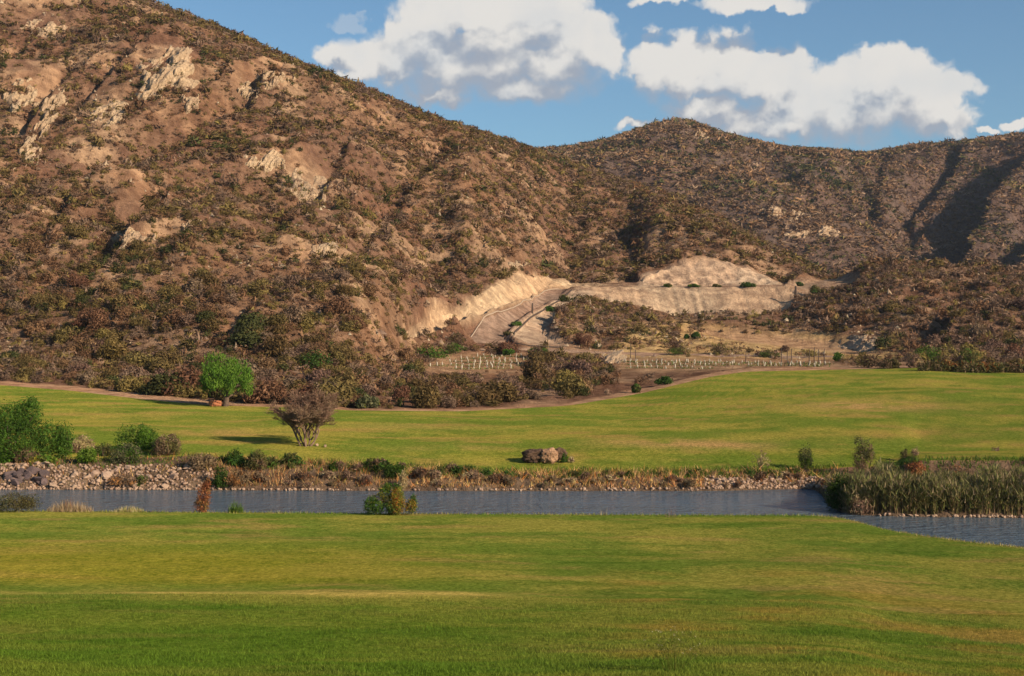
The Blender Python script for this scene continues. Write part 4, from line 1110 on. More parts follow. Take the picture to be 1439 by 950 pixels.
def stone(px, py, rpx, meshes, label, group, name='rubble_stone'):
    p = hit(px, py); s = rpx * p[1] / F
    o = link(name, rr.choice(meshes), loc=(p[0], p[1], p[2] + s * .25), sc=(s * rr.uniform(.9, 1.4), s, s * rr.uniform(.7, 1.0)))
    o.rotation_euler = (rr.uniform(-.4, .4), rr.uniform(-.4, .4), rr.uniform(0, 6.28)); tag(o, label, 'stone', group)


for i in range(150):
    x = rr.uniform(2, 268); y = rr.uniform(655, 686)
    if x < 74 and 660 < y < 685: y = rr.uniform(652, 659)
    if x > 200 and rr.random() < .35: continue
    g_ = 'pinkish stones heaped at the end of the pond'
    stone(x, y, min(9, 3.9 * math.exp(rr.gauss(0, .42))), STN, 'pinkish grey stone in the rubble heap lining the end of the pond', g_)
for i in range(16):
    stone(rr.uniform(8, 68), rr.uniform(664, 682), rr.uniform(7, 12), DSTN, 'dark stone in the dark rock face low in the rubble bank', 'dark stones of the dark rock face')
for i in range(62):
    x = rr.uniform(10, 990); stone(x, 688.2 + (x / 600 if x < 600 else 1) * 1.2 + rr.uniform(-1, 0.3), rr.uniform(1.6, 3.2), STN, 'small pale stone at the water line of the far shore', 'pale stones along the far water line')
for i in range(58):
    x = rr.uniform(990, 1166); stone(x, rr.uniform(671, 686), rr.uniform(2.2, 4.2), STN, 'pale stone in the stony bank between the dry grass and the island', 'pale stones of the bank near the island')
for i in range(30):
    x = rr.uniform(1225, 1436); stone(x, np.interp(x, [1225, 1260, 1439], [725, 726.3, 728.3]) - rr.uniform(.3, 1.6), rr.uniform(2.2, 4.0), STN, 'pale stone at the foot of the reeds on the island shore', 'pale stones below the reeds')
r_ = np.random.default_rng(66); VV, TT, nb = [], [], 0
tm = [(np.array([v.co[:] for v in m_.vertices]), np.array([t_.vertices[:] for t_ in m_.polygons if len(t_.vertices) == 3])) for m_ in STN]
for i in range(1500):
    x = r_.uniform(-120, 300) if i < 900 else (r_.uniform(990, 1170) if i < 1250 else r_.uniform(-50, 1500))
    y = r_.uniform(654, 688) if i < 900 else (r_.uniform(669, 687) if i < 1250 else np.interp(x, [0, 600, 1140, 1165, 1260, 1439], [688, 689.5, 687, 712, 725.5, 727.5]) - .8)
    p = hit(x, y); s = r_.uniform(.05, .16); v, f_ = tm[i % 7]; a = r_.random() * 6.28; R = np.array([[math.cos(a), -math.sin(a), 0], [math.sin(a), math.cos(a), 0], [0, 0, 1]])
    VV.append((v * s) @ R.T + p + [0, 0, s * .2]); TT.append(f_ + nb); nb += len(v)
tag(link('rubble', mesh_np('rubble', np.concatenate(VV), np.concatenate(TT), M_STONE)), kind='stuff', label='small broken stones filling the pond banks')


def boulder(name, label, px, py, wpx, hpx, dpx, mat, seed, rz=0, box=2.6):
    bm = bmesh.new(); bmesh.ops.create_icosphere(bm, subdivisions=5, radius=1)
    co = np.array([v.co[:] for v in bm.verts])
    co = np.sign(co) * np.abs(co) ** 1.0 / (np.abs(co) ** box).sum(1, keepdims=True) ** (1 / box)
    n_ = fbm(co[:, 0] * 1.3 + seed, co[:, 1] * 1.3 + co[:, 2] * 1.7, 3, seed) * .22 + fbm(co[:, 0] * 4 + co[:, 1] * 2, co[:, 2] * 4 - co[:, 1] * 2 + seed, 3, seed + 3) * .06
    co = co * (1 + n_[:, None])
    p = hit(px, py); k = p[1] / F; co = co * np.array([wpx / 2, dpx / 2, hpx / 2]) * k
    co[:, 2] += hpx * k * .44
    for v, q in zip(bm.verts, co): v.co = q
    me = bpy.data.meshes.new(name); bm.to_mesh(me); bm.free(); me.polygons.foreach_set('use_smooth', np.ones(len(me.polygons), bool)); me.materials.append(mat)
    o = link(name, me, loc=p, rz=rz); tag(o, label, 'boulder'); return o


boulder('boulder', 'long dark brown boulder lying on the fairway', 753, 649.5, 36, 19, 24, M_DARKB, 3, .15, 3.2)
boulder('boulder', 'rounded tan boulder leaning against the long dark boulder', 771, 651, 25, 22, 22, M_TANB, 8, 0, 2.5)
boulder('boulder', 'dark purple brown boulder half hidden behind the rounded tan boulder', 786, 646, 20, 18, 18, M_DARKB, 12, .3, 2.4)
tuft('grass_tuft', 'uncut green grass along the foot of the boulders', 765, 651.5, 62, 5, GREEN + YELL, 500, near=False, bw=.02, seed=9)
boulder('red_rock', 'flat topped reddish rock under the green crowned tree', 303, 571, 17, 9, 12, M_CLAY, 21, .1, 3.5)
boulder('pale_rock', 'small pale rock on the grass just beside the bare tree trunks', 445, 627, 5, 4, 4, M_CRAG, 25)
boulder('pale_rock', 'tiny white rock on the grass a little away from the bare tree', 457, 628.5, 4, 4, 4, M_CRAG, 26)


# ------------------------------------------------------------------ the two trees
def limb(r, p0, p1, r0, r1, k=6, wob=.08):
    t = np.linspace(0, 1, k)[:, None]; L_ = np.linalg.norm(np.array(p1) - p0)
    P = np.array(p0) * (1 - t) + np.array(p1) * t + np.cumsum(r.normal(size=(k, 3)), 0) * wob * L_ / k * (t > 0) * np.sin(np.pi * t) ** .5
    return P, np.linspace(r0, r1, k)


r_ = np.random.default_rng(70)
p = hit(317, 571); k = p[1] / F
tr = bpy.data.objects.new('green_tree', None); COL.objects.link(tr); tr.location = p; tag(tr, 'bright green tree with a drooping crown and short forked trunk at the hill foot', 'tree')
hT, wT = 76 * k, 80 * k
paths = []; fork = np.array([.1, 0, 14 * k])
paths.append(limb(r_, (0, 0, -.2), fork, .30, .24, 5, .05))
ends = []
for e in ((-.30, .05, .38), (-.16, -.2, .55), (.02, .1, .62), (.2, -.1, .55), (.36, .1, .36), (.1, .25, .5), (-.1, .28, .45), (.3, -.25, .4)):
    q = np.array([e[0] * wT, e[1] * wT, e[2] * hT]); paths.append(limb(r_, fork - [0, 0, .1], q, .13, .04, 7, .25)); ends.append(q)
    for j in range(4):
        q2 = q + r_.normal(size=3) * [.6, .6, .35] + [0, 0, .3]; paths.append(limb(r_, q * .75 + fork * .25, q2, .045, .012, 5, .3))
V, Q = tube_np(paths, 7); link('trunk', mesh_np('trunk', V, Q, M_BARK, True), tr)
lob = [(-.02 * wT, 0, .62 * hT, .34 * wT, .34 * wT, .30 * hT), (-.25 * wT, 0, .66 * hT, .20 * wT, .2 * wT, .27 * hT), (.22 * wT, 0, .6 * hT, .22 * wT, .22 * wT, .28 * hT), (.36 * wT, 0, .42 * hT, .16 * wT, .16 * wT, .2 * hT),
       (-.33 * wT, 0, .45 * hT, .13 * wT, .14 * wT, .2 * hT), (0, -.2 * wT, .5 * hT, .3 * wT, .2 * wT, .25 * hT), (.05 * wT, .2 * wT, .55 * hT, .3 * wT, .2 * wT, .27 * hT), (-.28 * wT, 0, .9 * hT, .08 * wT, .1 * wT, .09 * hT), (-.1 * wT, 0, .92 * hT, .14 * wT, .14 * wT, .08 * hT),
       (.12 * wT, 0, .84 * hT, .12 * wT, .12 * wT, .08 * hT), (.43 * wT, 0, .3 * hT, .08 * wT, .1 * wT, .12 * hT)]
for i in range(26):
    a = r_.random() * 6.28; q = .32 + .12 * r_.random(); lob.append((math.cos(a) * q * wT, math.sin(a) * q * wT, (.32 + .5 * r_.random() * (1.1 - q)) * hT, .075 * wT, .075 * wT, .12 * hT))
V, Q, s, P = leaf_cloud(r_, 9000, lob, .060, .35, 2.4, .3, .55)
link('crown', mesh_np('crown', V, Q, M_LEAF, fcol=colmix(r_, s, [(0.12, 0.205, 0.028), (0.09, 0.165, 0.022), (0.16, 0.245, 0.036)], P, .8)), tr)

r_ = np.random.default_rng(71)
p = hit(431, 627); k = p[1] / F
bt = bpy.data.objects.new('bare_tree', None); COL.objects.link(bt); bt.location = p; tag(bt, 'leafless many stemmed tree with a twiggy red brown crown on the fairway', 'tree')
hB = 90 * k; main, twig = [], []


def grow(p0, dirv, L_, rad, lev):
    dirv = unit(dirv + r_.normal(size=3) * .12); dirv[2] = max(dirv[2], .42 if lev < 3 else .1); dirv = unit(dirv); p1 = p0 + dirv * L_
    (main if lev < 2 else twig).append(limb(r_, p0, p1, rad, rad * .68, 5 if lev < 3 else 3, .22))
    if lev >= 5: return
    nb = 3 if lev < 1 else (4 if lev < 4 else 6)
    for j in range(nb):
        f = r_.uniform(.35, 1.0); nd = unit(dirv * np.array([1, 1, 1.0]) + r_.normal(size=3) * (.30 + .06 * lev) + np.array([0, 0, .10]))
        grow(p0 + (p1 - p0) * f, nd, L_ * r_.uniform(.58, .80), rad * (.60 if lev < 3 else .58), lev + 1)


for i, (dx, dy, ln) in enumerate(((-.62, .0, .40), (-.42, -.2, .34), (-.15, .2, .36), (.05, -.15, .38), (.22, .15, .38), (.42, -.1, .38), (.62, .1, .40), (.1, .4, .34), (-.05, -.4, .34))):
    b0 = np.array([dx * .45 * (.8 if i else 1.3), dy * .4, -.12])
    grow(b0, np.array([dx * .68, dy * .65, 1.0]), hB * ln * .98, .062 if i else .085, 0)
V, Q = tube_np(main, 6); link('trunk', mesh_np('trunk', V, Q, M_PALEBARK, True), bt)
V, Q = tube_np([(P, np.maximum(R, .0085)) for P, R in twig], 3); tp = V[Q[:, 0]]
link('twigs', mesh_np('twigs', V, Q, M_DRY, fcol=colmix(r_, .7 + .6 * r_.random(len(Q)), [(0.31, 0.175, 0.125), (0.25, 0.145, 0.105), (0.33, 0.215, 0.14)], tp, .5)), bt)
ends = np.array([P[-1] for P, R in twig]); ends = ends[r_.random(len(ends)) < .22]
V = ends[:, None] + r_.normal(size=(len(ends), 3, 3)) * .035
link('leaves', mesh_np('leaves', V.reshape(-1, 3), np.arange(len(ends) * 3).reshape(-1, 3), M_DRY, fcol=colmix(r_, .7 + .6 * r_.random(len(ends)), OLIVE + PINKB + BROWN, ends, .6)), bt)


# ------------------------------------------------------------------ rock outcrops of the hills
def worley(x, y, seed):
    ix, iy = np.floor(x), np.floor(y); f1 = np.full(x.shape, 9.0); f2 = np.full(x.shape, 9.0); cid = np.zeros(x.shape)
    for dx in (-1, 0, 1):
        for dy in (-1, 0, 1):
            h1 = _hash(ix + dx, iy + dy, seed) / 4294967296.0; h2 = _hash(ix + dx, iy + dy, seed + 99) / 4294967296.0
            dd = np.hypot(ix + dx + h1 - x, iy + dy + h2 - y); cl = dd < f1
            f2 = np.where(cl, f1, np.minimum(f2, dd)); cid = np.where(cl, (h1 * 7.3 + h2 * 3.1) % 1.0, cid); f1 = np.where(cl, dd, f1)
    return f1, f2 - f1, cid


def crag(px, py, w, h, hm, label, seed, tilt=.5, nu=84, nv=64, grain=1.0):
    u = np.linspace(-1, 1, nu); v = np.linspace(-1, 1, nv); U, W = np.meshgrid(u, v)
    e = fbm(U * 1.7 + seed, W * 1.7, 3, seed) * .35
    mask = 1 - sst(np.sqrt(U ** 2 + W ** 2) + e, .45, .95)
    P = np.array([hit(px + a * w * .62 - tilt * b * h * .5, py + b * h * .62) for a, b in zip(U.ravel(), W.ravel())]).reshape(nv, nu, 3)
    m0 = P[nv // 2, nu // 2]; k = m0[1] / F; sx, sy = U * w * k, W * h * k
    q = ridged((sx + sy * .55) / (5.0 * grain), (sy - sx * .3) / (12 * grain), 4, seed, .6) * .42 + ridged(sx / (2.2 * grain), sy / (3.5 * grain), 3, seed + 5) * .16
    wx_ = (sx + sy * .75) / (2.6 * grain) + fbm(sx / 4, sy / 4, 2, seed) * .3; wy_ = (sy - sx * .2) / (6.5 * grain)
    f1, ed, cid = worley(wx_, wy_, seed); g1, ed2, cid2 = worley(wx_ * 2.3, wy_ * 2.6, seed + 7)
    blk = (cid - .5) * .75 + (cid2 - .5) * .30 - .30 * (1 - sst(ed, 0, .12)) - .10 * (1 - sst(ed2, 0, .15)) - f1 * .15
    gap = sst(fbm(sx / (9 * grain) + seed, sy / (9 * grain), 3, seed + 2), -.1, -.5)
    dsp = (mask * (0.42 + q * .45 + blk - gap * .55) - .35 * (1 - mask)) * hm
    P = P + dsp[..., None] * np.array([.22, -.62, .36]) * (.85 if m0[1] < 420 else 1.1)
    i_ = np.arange(nu * nv).reshape(nv, nu)
    Fq = np.stack([i_[:-1, :-1], i_[1:, :-1], i_[1:, 1:], i_[:-1, 1:]], -1).reshape(-1, 4)
    o = link('rock_outcrop', mesh_np('rock_outcrop', P.reshape(-1, 3) - m0, Fq, M_CRAG, False), loc=m0); tag(o, label, 'rock outcrop', 'rock outcrops of the hills')


CRAGS = [
    (232, 104, 92, 64, 4.2, 'largest pale crag high on the big hill with steep streaked faces', .5),
    (268, 142, 30, 34, 2.6, 'tapering pale rock hanging just below the largest crag', .2),
    (386, 112, 62, 26, 3.2, 'pale crag nearest the skyline of the big hill', -.2),
    (345, 130, 36, 26, 2.8, 'dark sided crag just below the crag nearest the skyline', .5),
    (72, 158, 34, 70, 3.4, 'tall narrow pale crag leaning across the upper hillside', .7),
    (32, 135, 50, 48, 3.0, 'broad pale crag above the tall narrow one', .3),
    (40, 216, 34, 44, 3.0, 'whitish crag below the tall narrow crag', .5),
    (150, 160, 70, 36, 2.2, 'broken grey ledge between the tall narrow crag and the largest crag', .8),
    (62, 40, 70, 30, 1.8, 'low broken rock band near the top of the big hill', 0),
    (375, 228, 58, 30, 2.4, 'rounded grey rock knob in mid hillside', 0),
    (432, 262, 64, 50, 2.4, 'rough tan rock slope right of the rounded grey knob', -.4),
    (455, 346, 34, 40, 1.4, 'ochre bare rock scar low on the big hill', 0),
    (185, 335, 60, 30, 1.6, 'tan rock patch above a long dark gully', .3),
    (272, 318, 30, 24, 1.5, 'small jutting rock at the top of the long dark gully', .4),
    (725, 372, 34, 14, 1.0, 'small pale scar above the road cutting', 0),
    (1120, 304, 30, 20, 3.5, 'bright ochre rock face on the distant hill', 0),
    (1085, 298, 40, 18, 2.6, 'grey rocks beside the bright ochre face', 0),
    (1152, 327, 70, 18, 4.0, 'long low cliff band under the bright ochre rock face', 0),
    (1118, 330, 34, 12, 3.0, 'short rock step at the near end of the low cliff band', 0),
    (860, 503, 40, 22, 1.6, 'jagged pale rock at the end of the long vine plot', .5),
    (1215, 482, 60, 22, 1.5, 'broken rocky bank under the low dark hill', 0),
    (984, 190, 22, 16, 2.5, 'reddish rock rib at the summit of the distant peak', -.3),
]
for i, (x, y, w, h, hm, lab, tl) in enumerate(CRAGS):
    crag(x, y, w, h, hm, lab, 400 + i * 3, tl, grain=1.0 if y > 340 or x < 500 else 1.6)


# ------------------------------------------------------------------ scrub on the hills
KINDS = [('olive', [(0.137, 0.097, 0.037), (0.107, 0.076, 0.031), (0.165, 0.117, 0.046)]), ('grey brown', [(0.174, 0.111, 0.077), (0.137, 0.087, 0.061), (0.209, 0.138, 0.095)]),
         ('dark green', [(0.056, 0.059, 0.023), (0.068, 0.072, 0.026), (0.044, 0.048, 0.018)]), ('red brown', [(0.174, 0.093, 0.052), (0.137, 0.074, 0.042), (0.209, 0.117, 0.065)]), ('yellow green', [(0.192, 0.144, 0.046), (0.161, 0.122, 0.039), (0.227, 0.168, 0.058)])]
r_ = np.random.default_rng(80)
RUNMIN = np.minimum.accumulate(YF, axis=0)


def sample_shrubs(n, d0, d1, x0, x1):
    px = r_.uniform(x0, x1, n); d = np.sqrt(r_.uniform(d0 ** 2, d1 ** 2, n))
    c = np.clip(np.searchsorted(PXC, px), 0, NC - 1); o = np.argsort(c, kind='stable'); row = np.empty(n, int); z = np.empty(n)
    cs = c[o]; b = np.flatnonzero(np.r_[True, cs[1:] != cs[:-1], True])
    for s0, s1 in zip(b[:-1], b[1:]):
        ids = o[s0:s1]; cc_ = cs[s0]; row[ids] = np.clip(np.searchsorted(DG[:, cc_], d[ids]), 1, NR - 1); z[ids] = np.interp(d[ids], DG[:, cc_], Z1[:, cc_])
    return px, d, c, row, z


px, d, c, row, z = sample_shrubs(260000, 122, 665, -260, 1700)
yi = YI[row, c]
ok = (row > RI['e1'] + 1) & (row <= RI['sk'] + 1)
X = (px - CX) / F * d
zone_front = (row <= RI['la']) & (px > 380) & (px < 960)
lowhill = (px > 1120) & (row > RI['l3']) & (row <= RI['ld'] + 4)
foot = (px < 520) & (row <= RI['lc'])
den = 0.62 * (0.34 + .64 * sst(fbm(X / 26, d / 26, 4, 90), -.75, .35)) * (0.55 + .6 * sst(fbm(X / 7, d / 7, 2, 93), -.4, .4)) + .06
den = den * np.where(fbm(X / 18, d / 18, 4, 73) > .4, .6, 1)
den = np.where(zone_front, .27 * sst(fbm(X / 9, d / 12, 3, 98), -.5, .25) + .03, den); den = np.where(lowhill, np.maximum(den * .9, .36), den); den = np.where(foot, den * 1.25 + .06, den)
ban = flat_m[row, c] > .25
straw = inpoly(px, yi, STRAW) | ((px > 850) & (px < 1260) & (row > RI['l3']) & (row <= RI['l4'] + 3))
frontgap = (row <= RI['l3']) & (px > 860)
den = np.where(straw, .02, den); den = np.where(frontgap, .03, den)
den = np.where(ban, 0, den)
# the shoulder of scrub between the road bend and the embankment, and along the embankment foot
den = np.where(inpoly(px, yi, [(800, 441), (850, 434), (880, 437), (905, 447), (955, 462), (960, 488), (785, 478)]), .42, den)
den = np.where(inpoly(px, yi, [(985, 456), (1050, 455), (1105, 457), (1120, 470), (965, 470)]), .42, den)
for (x, y, w, h, hm, lab, tl) in CRAGS:
    ins = ((px - x + tl * (yi - y) * .5) / (w * .5)) ** 2 + ((yi - y) / (h * .5)) ** 2 < 1
    den = np.where(ins & (row < RI['d0']), den * .12, den)
area = (1960 / F) * (665 ** 2 - 122 ** 2) / 2
ok &= r_.random(len(px)) < den / (260000 / area)
px, d, c, row, z, X, yi, zone_front, lowhill = [a[ok] for a in (px, d, c, row, z, X, yi, zone_front, lowhill)]
n = len(px)
R = np.clip(np.exp(r_.normal(size=n) * .45) * .64, .28, 2.0) * np.where(zone_front, 1.05, 1)
R = np.where((px < 520) & (row < RI['la']), R * 1.08, R); R = np.where(zone_front, R * 1.0, R)
R = np.where(inpoly(px, yi, [(800, 425), (985, 440), (1110, 445), (1120, 470), (960, 488), (785, 478)]), R * .8, R)
kn = fbm(X / 24, d / 24, 3, 96) + r_.normal(size=n) * .55
kind = np.digitize(kn, [-.55, .05, .42, .72])           # 0 grey brown .. 4 dark green, by patch and chance
kind = np.array([1, 0, 3, 4, 2])[kind]
kind = np.where((kind == 2) & (r_.random(n) < .35), 0, kind); kind = np.where((kind == 4) & (r_.random(n) < .5), 1, kind)
kind = np.where(lowhill & (r_.random(n) < .35), 1, kind)
ytop = CY - (z + R - CAMH) / d * F
# nothing hides the two vine plots
ytop = CY - (z + R * 1.5 - CAMH) / d * F
bl = ((px > 598) & (px < 745) & (yi > 519) & (ytop < 518)) | ((px > 868) & (px < 1180) & (yi > 517) & (ytop < 516))
px, d, c, row, z, X, yi, zone_front, lowhill, R, kind, ytop = [a[~bl] for a in (px, d, c, row, z, X, yi, zone_front, lowhill, R, kind, ytop)]; n = len(px)
vis = (ytop < RUNMIN[np.maximum(row - 2, 0), c] + .5) & (px > 4) & (px < 1435)
score = np.where(vis & (row <= RI['lb'] + 4), R / d, 0)
sel = np.zeros(n, bool); sel[np.argsort(-score)[:290]] = True


def shrub_template(seed, nl, size, k=5):
    r = np.random.default_rng(seed); L_ = dome_lobes(r, k, 2.3, 2.2, 1.45)
    V, Q, s, P = leaf_cloud(r, nl, L_, size, .62, 1.25, .62)
    return V, Q, s, P


SHM = {}
for ki, (kname, cols) in enumerate(KINDS):
    for v_ in range(4):
        V, Q, s, P = shrub_template(500 + v_ + ki * 10, 1500, .075)
        SHM[ki, v_] = mesh_np('hillside_shrub', V, Q, M_SCRUB, fcol=colmix(np.random.default_rng(v_), s, cols, P, .8))


def place(x, y):
    if x < 150: return 'at the hill foot above the dirt path'
    if x < 280: return 'at the hill foot beside the green tree shadow'
    if x < 400: return 'at the hill foot around the green tree'
    if x < 520: return 'on the hill foot behind the bare tree'
    if x < 620: return 'between the bare tree and the small vine plot'
    if x < 760: return 'in the thicket below the small vine plot'
    if x < 870: return 'in the thicket below the road bend'
    if x < 960: return 'beside the long vine plot'
    if x < 1260: return 'near the straw slope below the embankment'
    return 'on the low dark hill behind the mound'


for i in np.flatnonzero(sel):
    size = 'tall' if R[i] > 1.35 else ('rounded' if R[i] > 1.0 else 'low')
    lab = '%s %s shrub %s' % (size, KINDS[kind[i]][0], place(px[i], yi[i]))
    o = link('hillside_shrub', SHM[int(kind[i]), int(i) % 4], loc=(X[i], d[i], z[i] - .1), rz=r_.random() * 6.28, sc=(R[i] * r_.uniform(.9, 1.2), R[i] * r_.uniform(.9, 1.2), R[i] * r_.uniform(.8, 1.15)))
    tag(o, lab, 'shrub', lab.replace(' shrub ', ' shrubs '))


def stuff_shrubs(name, parts, mat, label, ntemp=9):
    VV, QQ, CC, nb = [], [], [], 0
    pal = np.array([k_[1] for k_ in KINDS])
    for X, d, z, R, kind, tn, size in parts:
        tv = r_.integers(0, ntemp, len(X))
        for t_ in range(ntemp):
            V, Q, s, P = shrub_template(700 + t_ + tn, tn, size, 3); ids = np.flatnonzero(tv == t_); m_ = len(ids)
            if not m_: continue
            V = V.reshape(-1, 4, 3)[:, :3]; nl = len(V)      # half of each pointed leaf is enough at this distance
            a = r_.random(m_) * 6.283; ca, sa = np.cos(a), np.sin(a)
            sx = R[ids] * r_.uniform(.85, 1.25, m_); sz = R[ids] * r_.uniform(.75, 1.15, m_)
            x_ = V[None, :, :, 0] * sx[:, None, None]; y_ = V[None, :, :, 1] * sx[:, None, None]
            W = np.stack([x_ * ca[:, None, None] - y_ * sa[:, None, None] + X[ids][:, None, None], x_ * sa[:, None, None] + y_ * ca[:, None, None] + d[ids][:, None, None], V[None, :, :, 2] * sz[:, None, None] + z[ids][:, None, None] - .1], -1)
            col = pal[kind[ids], r_.integers(0, 3, m_)] * (.8 + .4 * r_.random(m_))[:, None]
            C_ = col[:, None, :] * s[None, :, None]
            VV.append(W.reshape(-1, 3).astype(np.float32)); CC.append(C_.reshape(-1, 3).astype(np.float32)); QQ.append(np.arange(m_ * nl * 3).reshape(-1, 3) + nb); nb += m_ * nl * 3
    o = link(name, mesh_np(name, np.concatenate(VV), np.concatenate(QQ), mat, fcol=np.concatenate(CC))); tag(o, label=label, kind='stuff')
    print(name, nb // 3, 'triangles')


ns = ~sel
# nearer scrub gets more and smaller leaves than the scrub high on the slope; all of it is one mass
PARTS = []
for m_, tn, sz in ((ns & (d < 235), 130, .21), (ns & (d >= 235) & (d < 340), 60, .31), (ns & (d >= 340), 34, .42)):
    PARTS.append((X[m_], d[m_], z[m_], R[m_], kind[m_], tn, sz))
# low dry brush and grass clumps between the shrubs
px2, d2, c2_, row2, z2 = sample_shrubs(150000, 135, 665, -220, 1660)
y2 = YI[row2, c2_]; X2 = (px2 - CX) / F * d2
ok2 = (row2 > RI['l3']) & (row2 <= RI['sk']) & (flat_m[row2, c2_] < .2) & (fbm(X2 / 12, d2 / 12, 3, 99) > -.7) & (r_.random(len(px2)) < .8)
ok2 &= ~(((px2 > 860) & (px2 < 1260) & (row2 < RI['la'])) & (r_.random(len(px2)) < .6))
for (x, y, w, h, hm, lab, tl) in CRAGS:
    ok2 &= ~((((px2 - x + tl * (y2 - y) * .5) / (w * .5)) ** 2 + ((y2 - y) / (h * .5)) ** 2 < 1) & (row2 < RI['d0']))
X2, d2, z2 = X2[ok2], d2[ok2], z2[ok2]
PARTS.append((X2, d2, z2, np.clip(np.exp(r_.normal(size=len(X2)) * .35) * .50, .2, 1.0), np.where(r_.random(len(X2)) < .5, 1, np.where(r_.random(len(X2)) < .6, 3, 4)), 13, .5))
px3, d3, c3, row3, z3 = sample_shrubs(60000, 150, 665, -200, 1640)
X3 = (px3 - CX) / F * d3
ok3 = (row3 > RI['l4']) & (row3 <= RI['sk'] - 6) & (flat_m[row3, c3] < .3) & (r_.random(len(px3)) < sst(fbm(X3 / 20, d3 / 20, 4, 73), -.2, .5) * .75 + .06)
X3, d3, z3 = X3[ok3], d3[ok3], z3[ok3]; n3 = len(X3)
O = np.array([(1, 0, 0), (0, 1, 0), (-1, 0, 0), (0, -1, 0), (0, 0, 1)], float); OF = np.array([(0, 1, 4), (1, 2, 4), (2, 3, 4), (3, 0, 4)])
V = O[None] * (1 + .5 * r_.normal(size=(n3, 5, 3))); sz3 = np.clip(np.exp(r_.normal(size=n3) * .45) * .24, .10, .55); a3 = r_.random(n3) * 6.28
V = V * (sz3[:, None] * r_.uniform(.6, 1.3, (n3, 3)))[:, None, :]
V = np.stack([V[..., 0] * np.cos(a3)[:, None] - V[..., 1] * np.sin(a3)[:, None], V[..., 0] * np.sin(a3)[:, None] + V[..., 1] * np.cos(a3)[:, None], V[..., 2]], -1) + np.stack([X3, d3, z3], 1)[:, None]
cc3 = np.repeat(np.array([(0.36, 0.26, 0.175), (0.28, 0.19, 0.13), (0.44, 0.34, 0.23), (0.24, 0.16, 0.12)])[r_.integers(0, 4, n3)], 4, 0)
tag(link('hillside_stones', mesh_np('hillside_stones', V.reshape(-1, 3), (OF[None] + (np.arange(n3) * 5)[:, None, None]).reshape(-1, 3), M_PLAINROCK, fcol=cc3)), kind='stuff', label='loose pale stones strewn over the big hill')
stuff_shrubs('hillside_scrub', PARTS, M_SCRUB, 'dense olive and brown scrub covering the big hill and its foot')
print('shrubs', n, 'vis', vis.sum())
px, d, c, row, z = sample_shrubs(170000, 680, 1260, -160, 1620)
X = (px - CX) / F * d
den = .15 * (.8 + .25 * sst(fbm(X / 50, d / 50, 4, 190), -.8, .4))
ok = (row > RI['d0']) & (row <= RI['d2'] + 1) & (r_.random(len(px)) < den / .15)
px, d, c, row, z, X = [a[ok] for a in (px, d, c, row, z, X)]; n = len(px)
R = np.clip(np.exp(r_.normal(size=n) * .4) * 1.15, .5, 3.0); kn = fbm(X / 60, d / 60, 3, 196) + r_.normal(size=n) * .5
kind = np.array([3, 1, 3, 0, 2])[np.digitize(kn, [-.6, .0, .35, .75])]
stuff_shrubs('distant_scrub', [(X, d, z, R, kind, 13, .66)], M_FARSCRUB, 'fine dark scrub covering the distant peak and ridges')
print('far shrubs', n)

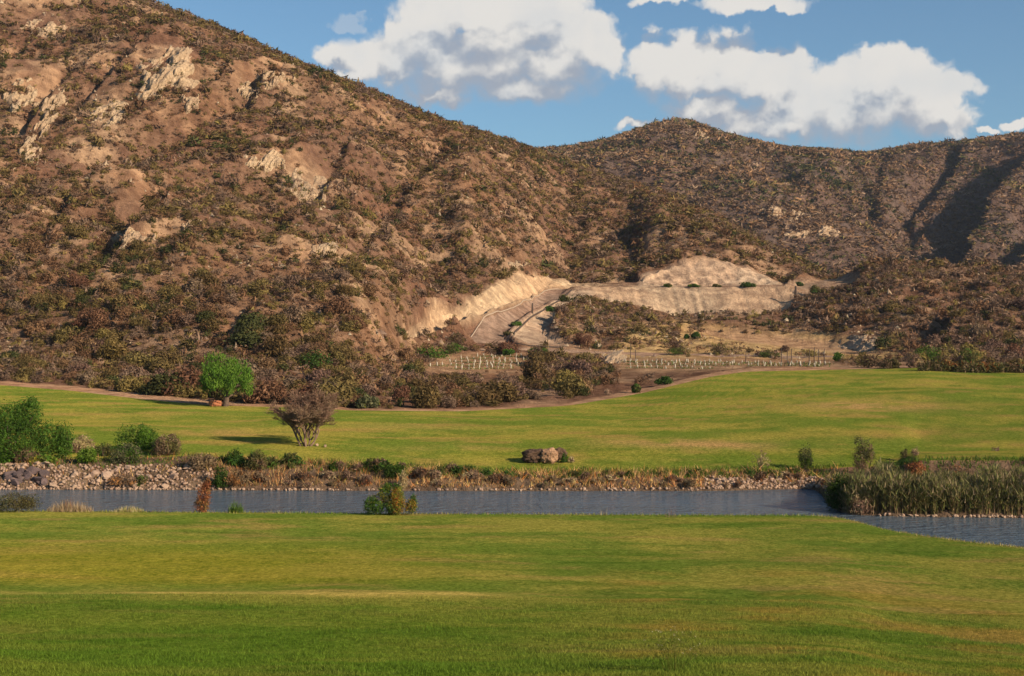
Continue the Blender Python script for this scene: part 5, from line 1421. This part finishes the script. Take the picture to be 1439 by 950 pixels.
# single plants that stand out
for (x, y, w, h, cols, lab) in (
        (1049, 403.5, 24, 9, GREEN + DGREEN, 'bright green shrub on the flat top of the embankment under the pale mound'),
        (938, 403.5, 14, 6, GREEN + OLIVE, 'small green shrub on the embankment top at the edge of the pale mound'),
        (975, 403.5, 18, 5, OLIVE + GREEN, 'low olive shrub on the embankment top in the middle of the pale mound'),
        (1006, 403.5, 14, 5, OLIVE, 'low brown green shrub on the embankment top under the mound summit'),
        (772, 438, 22, 9, GREEN + DGREEN, 'green shrub spilling over the inner edge of the dirt road beside the dark post'),
        (793, 424, 22, 11, DGREEN + OLIVE, 'dark olive shrub at the upper inner edge of the dirt road'),
        (725, 458, 20, 7, GREYG + GREEN, 'grey green shrub on the bare inside of the road bend'),
        (712, 471, 16, 6, OLIVE, 'small olive shrub at the tightest point of the road bend'),
        (958, 499, 50, 14, GREEN + OLIVE, 'wide green shrub behind the long vine plot at its road end'),
        (1010, 499, 26, 18, OLIVE + BROWN, 'rounded brown olive shrub behind the middle of the long vine plot'),
        (1080, 503, 34, 13, GREEN + OLIVE, 'wide olive green shrub behind the far half of the long vine plot'),
        (1180, 508, 22, 14, GREEN, 'green shrub at the far end of the long vine plot'),
        (1104, 494, 14, 10, BROWN, 'small dark brown shrub on the straw slope above the stakes'),
        (978, 476, 16, 11, DGREEN, 'small dark shrub alone on the straw slope under the embankment'),
        (965, 476, 10, 7, DGREEN, 'smallest dark shrub on the straw slope under the embankment'),
        (1222, 517, 44, 22, OLIVE + BROWN, 'olive brown shrub at the fairway mound edge'),
        (1252, 518, 34, 17, BROWN + OLIVE, 'brown shrub next to the pale plume on the fairway mound edge'),
        (1288, 517, 26, 22, PINKB + STRAWC[1:2], 'pale dry plume shrub at the crest of the fairway mound'),
        (1302, 508, 46, 26, BGREEN[1:2] + GREEN, 'fresh green willow shrub in the dark gully behind the fairway mound'),
        (1362, 512, 40, 24, GREEN + OLIVE, 'green shrub under the shaded slope of the low dark hill'),
        (1122, 402, 18, 6, OLIVE + DGREEN, 'olive shrub on the earth bank past the tall dark post'),
        (1145, 413, 26, 13, DGREEN + OLIVE, 'dark shrub on the bare earth bank past the embankment'),
        (935, 540, 30, 12, DGREEN, 'dark green shrub on the slope just above the curving fairway edge'),
        (895, 552, 16, 13, GREEN + OLIVE, 'small green shrub where the fairway edge starts to rise'),
        (515, 574, 34, 22, YELL[:1] + GREYG, 'pale yellow green shrub at the fairway edge right of the bare tree'),
        (443, 520, 46, 36, DGREEN, 'dark green dense shrub on the slope above the bare tree'),
        (640, 497, 40, 18, OLIVE + GREEN, 'olive shrub at the bottom edge of the dirt road'),
        (602, 505, 60, 20, DGREEN + GREEN, 'dark green shrub on the far side of the small vine plot'),
        (640, 487, 36, 22, OLIVE + BROWN, 'brown olive shrub at the lower end of the road kerb'),
        (715, 499, 24, 10, DGREEN + GREEN, 'dark green shrub behind the middle of the small vine plot'),
        (757, 502, 36, 16, DGREEN + GREEN, 'green shrub at the far corner of the small vine plot')):
    bush('shrub', lab, 'shrub', x, y, w, h, cols, 900, .11 if y > 480 else .14, lobes=5, seed=90, stem_k=4, stem_r=.03)

r_ = np.random.default_rng(95)
for i, (x0, x1, lab) in enumerate(((1300, 1352, 'brown brush hedge section beside the pale plume shrub'), (1350, 1400, 'middle section of the brown brush hedge behind the fairway'), (1398, 1470, 'end section of the brown brush hedge running out of view'))):
    bush('brush_hedge', lab, 'hedge', (x0 + x1) / 2, 524 if i else 522, x1 - x0 + 12, 15, BROWN + OLIVE + RUST[1:2], 2400, .12, group='brown brush hedge behind the fairway', mat=M_DRY, stretch=2.2, outward=.2, stem_k=10, depth=.25,
         custom=lambda w, h: [(t_ * w * .46, 0, h * (.42 + .08 * math.sin(t_ * 9)), .12 * w, .1 * w, h * .5) for t_ in np.linspace(-1, 1, 11)])


# ------------------------------------------------------------------ the air
hz = bpy.data.materials.new('haze'); hz.use_nodes = True; hz.node_tree.nodes.clear()
vs = hz.node_tree.nodes.new('ShaderNodeVolumePrincipled'); vs.inputs['Color'].default_value = (0.72, 0.82, 1.0, 1); vs.inputs['Density'].default_value = 0.00006
vs.inputs['Anisotropy'].default_value = 0.2
ho = hz.node_tree.nodes.new('ShaderNodeOutputMaterial'); hz.node_tree.links.new(vs.outputs[0], ho.inputs['Volume'])
zt, zb = float(Z1.max()) + 25, float(min(Z1.min(), -1)) - 1.5
HX, HY0, HY1 = 1400, -300, float(DG.max()) + 60
V = np.array([(x, y, z) for z in (zb, zt) for y in (HY0, HY1) for x in (-HX, HX)], float)
Q = np.array([(0, 2, 3, 1), (4, 5, 7, 6), (0, 1, 5, 4), (2, 6, 7, 3), (0, 4, 6, 2), (1, 3, 7, 5)])
tag(link('haze', mesh_np('haze', V, Q, hz)), kind='stuff', label='thin pale air between the viewer and the hills')
print('haze box', zb, zt, HY1)
